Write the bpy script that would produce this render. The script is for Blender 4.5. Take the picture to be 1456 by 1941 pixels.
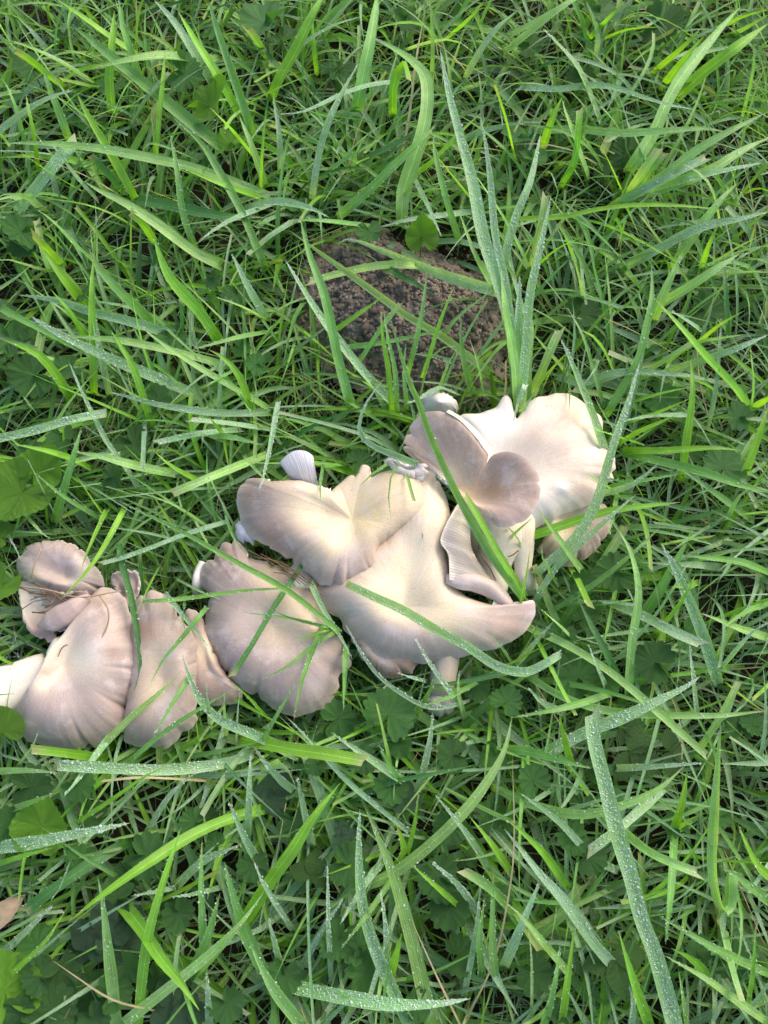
import bpy, math, random
import numpy as np
from mathutils import Vector, Matrix

for o in list(bpy.data.objects):
    bpy.data.objects.remove(o)
SC = bpy.context.scene
COL = SC.collection
R = math.radians
rng = np.random.default_rng(11)
random.seed(11)

# ------------------------------------------------------------------ camera
# photograph pixels are 1456 x 1941; hand-held phone, looking down and a little forward
PW, PH, FPX = 1456.0, 1941.0, 1411.0
CAM_H, TILT = 0.62, R(17)
cam_d = bpy.data.cameras.new('camera')
cam = bpy.data.objects.new('camera', cam_d)
COL.objects.link(cam)
cam.location = (0, 0, CAM_H)
cam.rotation_euler = (TILT, 0, 0)
cam_d.sensor_fit = 'VERTICAL'
cam_d.sensor_height = 24.0
cam_d.lens = 24.0 * FPX / PH
cam_d.clip_start = 0.01
cam_d.clip_end = 200
SC.camera = cam

# ------------------------------------------------------------------ sky and sun (low morning sun)
SUN_EL, SUN_AZ = 42.0, 48.0          # azimuth measured from +Y (top of picture) towards +X
w = bpy.data.worlds.new('World')
SC.world = w
w.use_nodes = True
nt = w.node_tree
sky = nt.nodes.new('ShaderNodeTexSky')
sky.sky_type = 'NISHITA'
sky.sun_disc = False
sky.sun_elevation = R(SUN_EL)
sky.sun_rotation = R(SUN_AZ)
sky.dust_density = 4.0
sky.ozone_density = 1.0
nt.links.new(sky.outputs[0], nt.nodes['Background'].inputs[0])
nt.nodes['Background'].inputs[1].default_value = 0.15
sl = bpy.data.lights.new('sun', 'SUN')
sl.energy = 0.5
sl.angle = R(30.0)
sl.color = (1.0, 0.86, 0.68)
sun = bpy.data.objects.new('sun', sl)
COL.objects.link(sun)
_sd = Vector((math.sin(R(SUN_AZ)) * math.cos(R(SUN_EL)), math.cos(R(SUN_AZ)) * math.cos(R(SUN_EL)), math.sin(R(SUN_EL))))
sun.rotation_euler = _sd.to_track_quat('Z', 'Y').to_euler()
sun.location = (1, 1, 2)

vs = SC.view_settings
vs.view_transform = 'Standard'
vs.look = 'None'
vs.gamma = 1
vs.exposure = 1.02
vs.use_curve_mapping = False
vs.use_white_balance = True
vs.white_balance_temperature = 6750
vs.white_balance_tint = 10
SC.cycles.max_bounces = 4
SC.cycles.diffuse_bounces = 3
SC.cycles.transparent_max_bounces = 8
SC.cycles.use_denoising = True
SC.cycles.denoiser = 'OPENIMAGEDENOISE'
SC.cycles.denoising_input_passes = 'RGB_ALBEDO_NORMAL'
SC.cycles.denoising_prefilter = 'ACCURATE'

# ------------------------------------------------------------------ pixel helpers
_c, _s = math.cos(TILT), math.sin(TILT)
def P(px, py, z):
    """point at height z (metres) seen at photograph pixel px, py"""
    a, b = (px - PW / 2) / FPX, -(py - PH / 2) / FPX
    dx, dy, dz = a, b * _c + _s, b * _s - _c
    t = (z - CAM_H) / dz
    return np.array((dx * t, dy * t, z))
def PX(p):
    """world points (...,3) -> photograph pixels (...,2)"""
    p = np.asarray(p)
    x, y, z = p[..., 0], p[..., 1], p[..., 2] - CAM_H
    yc = y * _c + z * _s
    zc = -y * _s + z * _c
    d = np.minimum(zc, -1e-4)
    return np.stack([PW / 2 - FPX * x / d, PH / 2 + FPX * yc / d], -1)
def SCL(px, py, z):
    """metres per photograph pixel at that point"""
    return float(np.linalg.norm(P(px, py, z) - np.array((0, 0, CAM_H)))) / FPX
def inside(poly, q):
    """points q (...,2) inside polygon"""
    poly = np.asarray(poly, float)
    x, y = q[..., 0], q[..., 1]
    r = np.zeros(x.shape, bool)
    j = len(poly) - 1
    for i in range(len(poly)):
        xi, yi = poly[i]
        xj, yj = poly[j]
        c = ((yi > y) != (yj > y)) & (x < (xj - xi) * (y - yi) / (yj - yi + 1e-12) + xi)
        r ^= c
        j = i
    return r
def unit(v):
    v = np.asarray(v, float)
    return v / np.maximum(np.linalg.norm(v, axis=-1, keepdims=True), 1e-12)
def spline(pts, n, closed=False):
    """Catmull-Rom through pts, n samples spaced evenly by length"""
    p = np.asarray(pts, float)
    m = len(p)
    out = []
    segs = m if closed else m - 1
    for i in range(segs):
        if closed:
            a, b, c, d = p[(i - 1) % m], p[i], p[(i + 1) % m], p[(i + 2) % m]
        else:
            b, c = p[i], p[i + 1]
            a = p[i - 1] if i > 0 else 2 * b - c
            d = p[i + 2] if i + 2 < m else 2 * c - b
        for k in range(12):
            t = k / 12
            out.append(0.5 * ((2 * b) + (c - a) * t + (2 * a - 5 * b + 4 * c - d) * t * t + (3 * b - a - 3 * c + d) * t ** 3))
    out.append(p[0] if closed else p[-1])
    out = np.array(out)
    L = np.concatenate([[0], np.cumsum(np.linalg.norm(np.diff(out, axis=0), axis=1))])
    q = np.linspace(0, L[-1], n + 1)[:-1] if closed else np.linspace(0, L[-1], n)
    return np.stack([np.interp(q, L, out[:, k]) for k in range(out.shape[1])], 1)

# ------------------------------------------------------------------ scene helpers
def mesh(name, verts, faces, uv=None, col=None, smooth=True):
    me = bpy.data.meshes.new(name)
    if isinstance(faces, np.ndarray):
        n, k = faces.shape
        me.vertices.add(len(verts))
        me.vertices.foreach_set('co', np.asarray(verts, np.float32).ravel())
        me.loops.add(n * k)
        me.loops.foreach_set('vertex_index', faces.astype(np.int32).ravel())
        me.polygons.add(n)
        me.polygons.foreach_set('loop_start', np.arange(0, n * k, k, dtype=np.int32))
        me.update(calc_edges=True)
    else:
        me.from_pydata([tuple(v) for v in verts], [], faces)
    li = np.empty(len(me.loops), np.int32)
    me.loops.foreach_get('vertex_index', li)
    if uv is not None:
        l = me.uv_layers.new(name='UVMap')
        l.data.foreach_set('uv', np.asarray(uv, np.float32)[li].ravel())
    if col is not None:
        a = me.color_attributes.new('Col', 'FLOAT_COLOR', 'POINT')
        a.data.foreach_set('color', np.asarray(col, np.float32).ravel())
    if smooth:
        me.polygons.foreach_set('use_smooth', np.ones(len(me.polygons), bool))
    me.update()
    return me
def link(name, me, mat=None, parent=None):
    o = bpy.data.objects.new(name, me)
    COL.objects.link(o)
    if mat and me and not me.materials:
        me.materials.append(mat)
    if parent:
        o.parent = parent
    return o
def tag(o, label=None, cat=None, group=None, kind=None):
    for k, v in (('label', label), ('category', cat), ('group', group), ('kind', kind)):
        if v:
            o[k] = v
    return o
def grid_faces(nu, nv, wrap_u=False, off=0):
    """quads of a (nu, nv) vertex grid, index = u*nv+v"""
    u = np.arange(nu if wrap_u else nu - 1)
    v = np.arange(nv - 1)
    U, V = np.meshgrid(u, v, indexing='ij')
    U2 = (U + 1) % nu
    return (np.stack([U * nv + V, U2 * nv + V, U2 * nv + V + 1, U * nv + V + 1], -1).reshape(-1, 4) + off)
def ripple(n, freqs, seed):
    """periodic noise around a closed rim"""
    r = np.random.default_rng(seed)
    a = np.linspace(0, 2 * np.pi, n, endpoint=False)
    y = np.zeros(n)
    for f in freqs:
        y += np.sin(a * f + r.uniform(0, 6.3)) * r.uniform(.5, 1) / math.sqrt(f)
    return y

# ------------------------------------------------------------------ materials
def newmat(name):
    m = bpy.data.materials.new(name)
    m.use_nodes = True
    n = m.node_tree
    n.nodes.clear()
    return m, n
def N(n, t, **kw):
    x = n.nodes.new(t)
    for k, v in kw.items():
        if k.startswith('i_'):
            x.inputs[k[2:].replace('_', ' ')].default_value = v
        else:
            setattr(x, k, v)
    return x
def mixc(n, fac, a, b, mode='MIX'):
    x = n.nodes.new('ShaderNodeMix')
    x.data_type = 'RGBA'
    x.blend_type = mode
    for s, v in ((0, fac), (6, a), (7, b)):
        if hasattr(v, 'is_linked') or isinstance(v, bpy.types.NodeSocket):
            n.links.new(v, x.inputs[s])
        else:
            x.inputs[s].default_value = v if s == 0 else (*v, 1) if len(v) == 3 else v
    return x.outputs[2]
def math_(n, op, a, b=None, c=None, clamp=False):
    x = n.nodes.new('ShaderNodeMath')
    x.operation = op
    x.use_clamp = clamp
    for i, v in enumerate((a, b, c)):
        if v is None:
            continue
        if isinstance(v, bpy.types.NodeSocket):
            n.links.new(v, x.inputs[i])
        else:
            x.inputs[i].default_value = v
    return x.outputs[0]
def maprange(n, v, a, b, c=0.0, d=1.0):
    x = n.nodes.new('ShaderNodeMapRange')
    x.interpolation_type = 'SMOOTHSTEP'
    n.links.new(v, x.inputs[0])
    for i, q in zip((1, 2, 3, 4), (a, b, c, d)):
        x.inputs[i].default_value = q
    return x.outputs[0]

def blade_material(name, translucency=0.35):
    """leaf blade: colour and amount of dew come per blade; veins, fine dew relief and painted sheen from texture"""
    m, n = newmat(name)
    at = N(n, 'ShaderNodeAttribute', attribute_name='Col')
    tc = N(n, 'ShaderNodeTexCoord')
    sep = n.nodes.new('ShaderNodeSeparateXYZ')
    n.links.new(tc.outputs['UV'], sep.inputs[0])
    # lengthwise veins
    vein = math_(n, 'SINE', math_(n, 'MULTIPLY', sep.outputs[0], 40.0))
    vein = math_(n, 'MULTIPLY_ADD', vein, 0.5, 0.5)
    no = N(n, 'ShaderNodeTexNoise', i_Scale=70.0, i_Detail=3.0)
    n.links.new(tc.outputs['Object'], no.inputs['Vector'])
    nf = N(n, 'ShaderNodeTexNoise', i_Scale=900.0, i_Detail=2.0)
    n.links.new(tc.outputs['Object'], nf.inputs['Vector'])
    val = math_(n, 'MULTIPLY_ADD', no.outputs[0], 0.7, 0.66)
    val = math_(n, 'MULTIPLY', val, math_(n, 'MULTIPLY_ADD', vein, 0.16, 0.9))
    val = math_(n, 'MULTIPLY', val, math_(n, 'MULTIPLY_ADD', nf.outputs[0], 0.3, 0.85))
    mid = maprange(n, math_(n, 'ABSOLUTE', math_(n, 'SUBTRACT', sep.outputs[0], 0.5)), 0.09, 0.02)
    val = math_(n, 'MULTIPLY', val, math_(n, 'MULTIPLY_ADD', mid, 0.35, 1.0))
    comb = n.nodes.new('ShaderNodeCombineColor')
    for i in range(3):
        n.links.new(val, comb.inputs[i])
    base = mixc(n, 1.0, at.outputs['Color'], comb.outputs[0], 'MULTIPLY')
    # fine dew: tiny beads, their pale sky sheen mixed into the colour
    vo = N(n, 'ShaderNodeTexVoronoi', i_Scale=820.0, i_Randomness=0.9)
    n.links.new(tc.outputs['Object'], vo.inputs['Vector'])
    bead = maprange(n, vo.outputs['Distance'], 0.5, 0.22)
    patch = N(n, 'ShaderNodeTexNoise', i_Scale=45.0, i_Detail=1.0)
    n.links.new(tc.outputs['Object'], patch.inputs['Vector'])
    pm = maprange(n, patch.outputs[0], 0.36, 0.56)
    dew = math_(n, 'MULTIPLY', at.outputs['Alpha'], math_(n, 'MULTIPLY_ADD', pm, 0.7, 0.3))
    dm = math_(n, 'MULTIPLY', dew, math_(n, 'MULTIPLY_ADD', bead, 0.7, 0.28))
    base2 = mixc(n, math_(n, 'MULTIPLY', dm, 0.95, clamp=True), base, (0.44, 0.65, 0.55))
    bump = N(n, 'ShaderNodeBump', i_Strength=0.6, i_Distance=0.0004)
    hgt = math_(n, 'ADD', math_(n, 'MULTIPLY', vein, 0.35), math_(n, 'MULTIPLY', bead, dew))
    n.links.new(hgt, bump.inputs['Height'])
    pr = N(n, 'ShaderNodeBsdfPrincipled')
    n.links.new(base2, pr.inputs['Base Color'])
    n.links.new(math_(n, 'MULTIPLY_ADD', dew, -0.12, 0.42), pr.inputs['Roughness'])
    pr.inputs['Specular IOR Level'].default_value = 0.45
    n.links.new(bump.outputs[0], pr.inputs['Normal'])
    tr = N(n, 'ShaderNodeBsdfTranslucent')
    n.links.new(mixc(n, 1.0, base2, (1.9, 1.75, 0.55), 'MULTIPLY'), tr.inputs[0])
    mx = N(n, 'ShaderNodeMixShader')
    mx.inputs[0].default_value = translucency
    n.links.new(pr.outputs[0], mx.inputs[1])
    n.links.new(tr.outputs[0], mx.inputs[2])
    out = N(n, 'ShaderNodeOutputMaterial')
    n.links.new(mx.outputs[0], out.inputs[0])
    return m
M_BLADE = blade_material('grass_blade')

def leaf_material(name, base, vein_col, nveins, dewy, pinnate=False, bright=0.3):
    m, n = newmat(name)
    tc = N(n, 'ShaderNodeTexCoord')
    sep = n.nodes.new('ShaderNodeSeparateXYZ')
    n.links.new(tc.outputs['UV'], sep.inputs[0])
    oi = N(n, 'ShaderNodeObjectInfo')
    wn = N(n, 'ShaderNodeTexNoise', i_Scale=90.0, i_Detail=2.0)
    n.links.new(tc.outputs['Object'], wn.inputs['Vector'])
    u, v = math_(n, 'MULTIPLY_ADD', math_(n, 'SUBTRACT', wn.outputs[0], 0.5), 0.05, sep.outputs[0]), sep.outputs[1]
    if pinnate:     # u across (-1..1 mapped 0..1), v along
        au = math_(n, 'ABSOLUTE', math_(n, 'MULTIPLY_ADD', u, 2.0, -1.0))
        side = math_(n, 'SINE', math_(n, 'MULTIPLY', math_(n, 'SUBTRACT', v, math_(n, 'MULTIPLY', au, 0.35)), nveins * 6.283))
        vm = maprange(n, side, 0.8, 1.0)
        vm = math_(n, 'MAXIMUM', vm, maprange(n, au, 0.07, 0.02))
    else:           # palmate: u angle, v radius
        c = math_(n, 'COSINE', math_(n, 'MULTIPLY', u, nveins * 6.283))
        vm = maprange(n, c, 0.9, 1.0)
        c2 = math_(n, 'COSINE', math_(n, 'MULTIPLY_ADD', v, 22.0, math_(n, 'MULTIPLY', math_(n, 'ABSOLUTE', math_(n, 'SINE', math_(n, 'MULTIPLY', u, nveins * 3.1416))), -9.0)))
        vm = math_(n, 'MAXIMUM', vm, math_(n, 'MULTIPLY', maprange(n, c2, 0.8, 1.0), 0.45))
    no = N(n, 'ShaderNodeTexNoise', i_Scale=160.0, i_Detail=4.0)
    n.links.new(tc.outputs['Object'], no.inputs['Vector'])
    val = math_(n, 'MULTIPLY_ADD', no.outputs[0], 0.9, 0.55)
    val = math_(n, 'MULTIPLY', val, math_(n, 'MULTIPLY_ADD', oi.outputs['Random'], 0.5, 0.75))
    comb = n.nodes.new('ShaderNodeCombineColor')
    for i in range(3):
        n.links.new(val, comb.inputs[i])
    b = mixc(n, 1.0, base, comb.outputs[0], 'MULTIPLY')
    b = mixc(n, math_(n, 'MULTIPLY', vm, 0.30), b, vein_col)
    vo = N(n, 'ShaderNodeTexVoronoi', i_Scale=700.0)
    n.links.new(tc.outputs['Object'], vo.inputs['Vector'])
    pn = N(n, 'ShaderNodeTexNoise', i_Scale=60.0)
    n.links.new(tc.outputs['Object'], pn.inputs['Vector'])
    bead = math_(n, 'MULTIPLY', maprange(n, vo.outputs['Distance'], 0.4, 0.15), maprange(n, pn.outputs[0], 0.42, 0.6))
    bead = math_(n, 'MULTIPLY', bead, dewy)
    b = mixc(n, math_(n, 'MULTIPLY', bead, 0.6), b, (0.42, 0.58, 0.54))  # pale sheen of the dew beads painted into the colour
    bump = N(n, 'ShaderNodeBump', i_Strength=0.9, i_Distance=0.0011)
    h = math_(n, 'ADD', math_(n, 'MULTIPLY', vm, -0.8), math_(n, 'ADD', math_(n, 'MULTIPLY', no.outputs[0], 0.8), bead))
    n.links.new(h, bump.inputs['Height'])
    pr = N(n, 'ShaderNodeBsdfPrincipled', i_Roughness=0.42)
    n.links.new(b, pr.inputs['Base Color'])
    n.links.new(bump.outputs[0], pr.inputs['Normal'])
    tr = N(n, 'ShaderNodeBsdfTranslucent')
    n.links.new(mixc(n, 1.0, b, (1.7, 1.7, 0.5), 'MULTIPLY'), tr.inputs[0])
    mx = N(n, 'ShaderNodeMixShader')
    mx.inputs[0].default_value = bright
    n.links.new(pr.outputs[0], mx.inputs[1])
    n.links.new(tr.outputs[0], mx.inputs[2])
    out = N(n, 'ShaderNodeOutputMaterial')
    n.links.new(mx.outputs[0], out.inputs[0])
    return m
M_IVY = leaf_material('ivy_leaf', (0.070, 0.215, 0.050), (0.13, 0.30, 0.10), 9, 0.8)
M_VIOLET = leaf_material('violet_leaf', (0.125, 0.310, 0.028), (0.20, 0.40, 0.07), 7, 0.15, bright=0.35)
M_CLOVER = leaf_material('clover_leaf', (0.055, 0.135, 0.065), (0.09, 0.19, 0.09), 4, 0.8)
M_STRAW_LEAF = leaf_material('strawberry_leaf', (0.06, 0.15, 0.035), (0.12, 0.24, 0.06), 7, 0.5, pinnate=True)

def drop_material():
    m, n = newmat('dewdrop')
    tr = N(n, 'ShaderNodeBsdfTransparent')
    gl = N(n, 'ShaderNodeBsdfGlossy', i_Roughness=0.06)
    df = N(n, 'ShaderNodeBsdfDiffuse')
    df.inputs[0].default_value = (0.74, 0.92, 0.80, 1)
    fr = N(n, 'ShaderNodeFresnel', i_IOR=1.5)
    m1 = N(n, 'ShaderNodeMixShader')
    n.links.new(math_(n, 'MULTIPLY', fr.outputs[0], 1.1, clamp=True), m1.inputs[0])
    n.links.new(tr.outputs[0], m1.inputs[1])
    n.links.new(gl.outputs[0], m1.inputs[2])
    m2 = N(n, 'ShaderNodeMixShader')
    m2.inputs[0].default_value = 0.42
    n.links.new(m1.outputs[0], m2.inputs[1])
    n.links.new(df.outputs[0], m2.inputs[2])
    out = N(n, 'ShaderNodeOutputMaterial')
    n.links.new(m2.outputs[0], out.inputs[0])
    return m
M_DROP = drop_material()

def mushroom_material(name, gill=False):
    m, n = newmat(name)
    at = N(n, 'ShaderNodeAttribute', attribute_name='Col')
    tc = N(n, 'ShaderNodeTexCoord')
    mp = N(n, 'ShaderNodeMapping')
    mp.inputs['Scale'].default_value = (1, 1, 1)
    n.links.new(tc.outputs['UV'], mp.inputs[0])
    st = N(n, 'ShaderNodeTexNoise', i_Scale=1.0, i_Detail=5.0, i_Roughness=0.65, i_Distortion=0.9)     # radial fibrils (uv pre-scaled)
    n.links.new(mp.outputs[0], st.inputs['Vector'])
    bl = N(n, 'ShaderNodeTexNoise', i_Scale=55.0, i_Detail=6.0, i_Roughness=0.65)
    n.links.new(tc.outputs['Object'], bl.inputs['Vector'])
    fi = N(n, 'ShaderNodeTexNoise', i_Scale=700.0, i_Detail=3.0)
    n.links.new(tc.outputs['Object'], fi.inputs['Vector'])
    v = math_(n, 'MULTIPLY_ADD', st.outputs[0], 0.36, 0.82)
    v = math_(n, 'MULTIPLY', v, math_(n, 'MULTIPLY_ADD', fi.outputs[0], 0.34, 0.83))
    comb = n.nodes.new('ShaderNodeCombineColor')
    for i in range(3):
        n.links.new(v, comb.inputs[i])
    c = mixc(n, 1.0, at.outputs['Color'], comb.outputs[0], 'MULTIPLY')
    # pale bloom patches on the mauve rim
    pale = maprange(n, bl.outputs[0], 0.5, 0.68)
    c = mixc(n, math_(n, 'MULTIPLY', pale, 0.0 if gill else 0.38), c, (0.72, 0.64, 0.64))
    tan = maprange(n, bl.outputs[0], 0.46, 0.30)
    c = mixc(n, math_(n, 'MULTIPLY', tan, 0.0 if gill else 0.22), c, (0.50, 0.36, 0.28))
    sp = N(n, 'ShaderNodeTexNoise', i_Scale=330.0, i_Detail=2.0)
    n.links.new(tc.outputs['Object'], sp.inputs['Vector'])
    c = mixc(n, math_(n, 'MULTIPLY', maprange(n, sp.outputs[0], 0.70, 0.78), 0.45), c, (0.22, 0.15, 0.10))
    br = N(n, 'ShaderNodeTexNoise', i_Scale=24.0, i_Detail=4.0, i_Roughness=0.7)
    n.links.new(tc.outputs['Object'], br.inputs['Vector'])
    c = mixc(n, math_(n, 'MULTIPLY', maprange(n, br.outputs[0], 0.60, 0.72), 0.30), c, (0.46, 0.34, 0.24))
    damp = maprange(n, br.outputs[0], 0.50, 0.36)
    bump = N(n, 'ShaderNodeBump', i_Strength=0.55, i_Distance=0.0008)
    h = math_(n, 'ADD', math_(n, 'MULTIPLY', st.outputs[0], 0.45), math_(n, 'MULTIPLY', fi.outputs[0], 0.3))
    n.links.new(h, bump.inputs['Height'])
    pr = N(n, 'ShaderNodeBsdfPrincipled', i_Roughness=0.46)
    pr.inputs['Specular IOR Level'].default_value = 0.35
    pr.inputs['Subsurface Weight'].default_value = 0.15
    pr.inputs['Subsurface Radius'].default_value = (1.0, 0.55, 0.35)
    pr.inputs['Subsurface Scale'].default_value = 0.004
    n.links.new(c, pr.inputs['Base Color'])
    n.links.new(math_(n, 'MULTIPLY_ADD', damp, -0.2, 0.5), pr.inputs['Roughness'])
    n.links.new(bump.outputs[0], pr.inputs['Normal'])
    out = N(n, 'ShaderNodeOutputMaterial')
    n.links.new(pr.outputs[0], out.inputs[0])
    return m
M_CAP = mushroom_material('mushroom_cap')
M_GILL = mushroom_material('mushroom_gill', True)

def soil_material(name, a, b):
    m, n = newmat(name)
    tc = N(n, 'ShaderNodeTexCoord')
    n1 = N(n, 'ShaderNodeTexNoise', i_Scale=120.0, i_Detail=8.0, i_Roughness=0.7)
    n2 = N(n, 'ShaderNodeTexNoise', i_Scale=900.0, i_Detail=4.0)
    n.links.new(tc.outputs['Object'], n1.inputs['Vector'])
    n.links.new(tc.outputs['Object'], n2.inputs['Vector'])
    c = mixc(n, maprange(n, n1.outputs[0], 0.3, 0.7), a, b)
    bump = N(n, 'ShaderNodeBump', i_Strength=0.9, i_Distance=0.002)
    n.links.new(math_(n, 'ADD', n1.outputs[0], math_(n, 'MULTIPLY', n2.outputs[0], 0.4)), bump.inputs['Height'])
    pr = N(n, 'ShaderNodeBsdfPrincipled', i_Roughness=0.9)
    pr.inputs['Specular IOR Level'].default_value = 0.2
    n.links.new(c, pr.inputs['Base Color'])
    n.links.new(bump.outputs[0], pr.inputs['Normal'])
    out = N(n, 'ShaderNodeOutputMaterial')
    n.links.new(pr.outputs[0], out.inputs[0])
    return m
M_GROUND = soil_material('lawn_soil', (0.010, 0.009, 0.006), (0.028, 0.025, 0.015))  # near-black colour stands for shade in the gaps of the grass
M_SOIL = soil_material('molehill_soil', (0.125, 0.103, 0.085), (0.30, 0.252, 0.210))
def plain(name, col, rough=0.6, var=0.4):
    m, n = newmat(name)
    tc = N(n, 'ShaderNodeTexCoord')
    no = N(n, 'ShaderNodeTexNoise', i_Scale=150.0, i_Detail=4.0)
    n.links.new(tc.outputs['Object'], no.inputs['Vector'])
    v = math_(n, 'MULTIPLY_ADD', no.outputs[0], var * 2, 1 - var)
    comb = n.nodes.new('ShaderNodeCombineColor')
    for i in range(3):
        n.links.new(v, comb.inputs[i])
    pr = N(n, 'ShaderNodeBsdfPrincipled', i_Roughness=rough)
    n.links.new(mixc(n, 1.0, col, comb.outputs[0], 'MULTIPLY'), pr.inputs['Base Color'])
    out = N(n, 'ShaderNodeOutputMaterial')
    n.links.new(pr.outputs[0], out.inputs[0])
    return m
M_PETIOLE = plain('petiole', (0.10, 0.17, 0.05))
M_DEBRIS = plain('dry_stem', (0.20, 0.12, 0.06))
M_DEADLEAF = plain('dead_leaf', (0.36, 0.27, 0.17))
M_WEB = plain('web_thread', (0.7, 0.72, 0.72), 0.3, 0.1)
# ================================================================== ground and molehill
SOIL_POLY = np.array([(600, 545), (612, 500), (640, 462), (690, 432), (735, 440), (770, 470), (830, 482), (890, 500), (930, 540),
                      (938, 590), (920, 650), (890, 690), (850, 715), (800, 720), (740, 705), (690, 690), (650, 660), (620, 610)], float)
def smooth_noise(x, y, seed, f):
    r = np.random.default_rng(seed)
    z = np.zeros_like(x)
    for k in range(14):
        a = r.uniform(0, 6.283)
        q = f * r.uniform(.5, 2.2)
        z += np.sin((x * math.cos(a) + y * math.sin(a)) * q + r.uniform(0, 6.283)) / (q / f) ** .7
    return z / 5
g = np.unique(np.concatenate([np.linspace(-12, -1.4, 10), np.linspace(-1.4, 1.4, 160), np.linspace(1.4, 12, 10)]))
GX, GY = np.meshgrid(g, g + 0.2, indexing='ij')
GZ0 = -.030          # soil level, sunk so the gaps in the grass shade darker
GZ = smooth_noise(GX, GY, 3, 30) * 0.003 + GZ0 - .002
me = mesh('ground', np.stack([GX, GY, GZ], -1).reshape(-1, 3), grid_faces(len(g), len(g))[:, ::-1].copy())
tag(link('ground', me, M_GROUND), 'lawn soil under the grass, coloured dark for the shaded gaps', 'ground', kind='structure')

sc_ = P(775, 580, 0.0)
smask_c = np.array([P(x, y, 0.005)[:2] for x, y in SOIL_POLY])
def soil_height(x, y):
    d = np.stack([x, y], -1)
    rad = np.linalg.norm(smask_c - smask_c.mean(0), axis=1)
    ang = np.arctan2(smask_c[:, 1] - smask_c.mean(0)[1], smask_c[:, 0] - smask_c.mean(0)[0])
    o = np.argsort(ang)
    q = d - smask_c.mean(0)
    a = np.arctan2(q[..., 1], q[..., 0])
    rr = np.interp(a, np.concatenate([ang[o] - 2 * np.pi, ang[o], ang[o] + 2 * np.pi]), np.tile(rad[o], 3))
    s = np.linalg.norm(q, axis=-1) / (rr * 1.15)
    h = GZ0 + (.020 - GZ0) * np.exp(-1.35 * s ** 3.2)
    k = np.exp(-(s / 1.3) ** 4)
    return h + k * (.0055 * smooth_noise(x, y, 5, 110) + .0030 * smooth_noise(x, y, 6, 420))
n_ = 210
xs = np.linspace(-.17, .17, n_) + smask_c.mean(0)[0]
ys = np.linspace(-.16, .16, n_) + smask_c.mean(0)[1]
SX, SY = np.meshgrid(xs, ys, indexing='ij')
SZ = soil_height(SX, SY)
qs = np.stack([SX, SY, SZ], -1).reshape(-1, 3)
fs = grid_faces(n_, n_)[:, ::-1].copy()
keep = (qs[fs][:, :, 2].max(1) > GZ0 + .007)
fs = fs[keep]
us = np.unique(fs)
rm = np.zeros(len(qs), int)
rm[us] = np.arange(len(us))
me = mesh('soil_mound', qs[us], rm[fs])
mound = link('soil_mound', me, M_SOIL)
tag(mound, 'crumbly brown molehill of loose soil in the grass', 'molehill')
# clods and crumbs
ICO_V = None
def clod_mesh(seed, sub=2):
    import bmesh
    bm = bmesh.new()
    bmesh.ops.create_icosphere(bm, subdivisions=sub, radius=1.0)
    r = np.random.default_rng(seed)
    d = unit(r.normal(size=(7, 3)))
    amp = r.uniform(-.28, .3, 7)
    for v in bm.verts:
        c = np.array(v.co)
        k = 1 + sum(a * max(0, float(c @ q)) ** 3 for a, q in zip(amp, d)) + r.uniform(-.07, .07)
        v.co = Vector(c * k * np.array((1, .85, .75)))
    V = np.array([v.co[:] for v in bm.verts])
    F = np.array([[v.index for v in f.verts] for f in bm.faces])
    bm.free()
    return V, F
clods = [mesh('clod', *clod_mesh(k)) for k in range(6)]
sel = 0
while sel < 90:
    q = np.array((rng.uniform(600, 940), rng.uniform(440, 715)))
    if not inside(SOIL_POLY, q[None])[0]:
        continue
    p = P(q[0], q[1], 0.012)
    o = link('clod', clods[sel % 6], M_SOIL, mound)
    r = rng.uniform(.0022, .0062)
    o.location = (p[0], p[1], float(soil_height(p[0:1], p[1:2])[0]) + r * .25)
    o.scale = (r, r * rng.uniform(.8, 1.1), r * rng.uniform(.7, 1))
    o.rotation_euler = rng.uniform(0, 6.28, 3)
    sel += 1
vv, ff, off = [], [], 0
cm = [clod_mesh(20 + k, 1) for k in range(6)]
for k in range(6200):
    q = np.array((rng.uniform(560, 980), rng.uniform(400, 750)))
    if not inside(SOIL_POLY, q[None])[0] and rng.random() > .28:
        continue
    p = P(q[0], q[1], 0.012)
    r = rng.uniform(.0007, .0024) if rng.random() < .8 else rng.uniform(.0022, .0034)
    V, F = cm[k % 6]
    a = rng.uniform(0, 6.28)
    Q = V @ np.array([[math.cos(a), math.sin(a), 0], [-math.sin(a), math.cos(a), 0], [0, 0, 1]]) * r
    vv.append(Q + np.array((p[0], p[1], float(soil_height(p[0:1], p[1:2])[0]) + r * .3)))
    ff.append(F + off)
    off += len(V)
o = link('soil_crumbs', mesh('soil_crumbs', np.concatenate(vv), np.concatenate(ff), smooth=False), M_SOIL, mound)
tag(o, kind='stuff')

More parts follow.
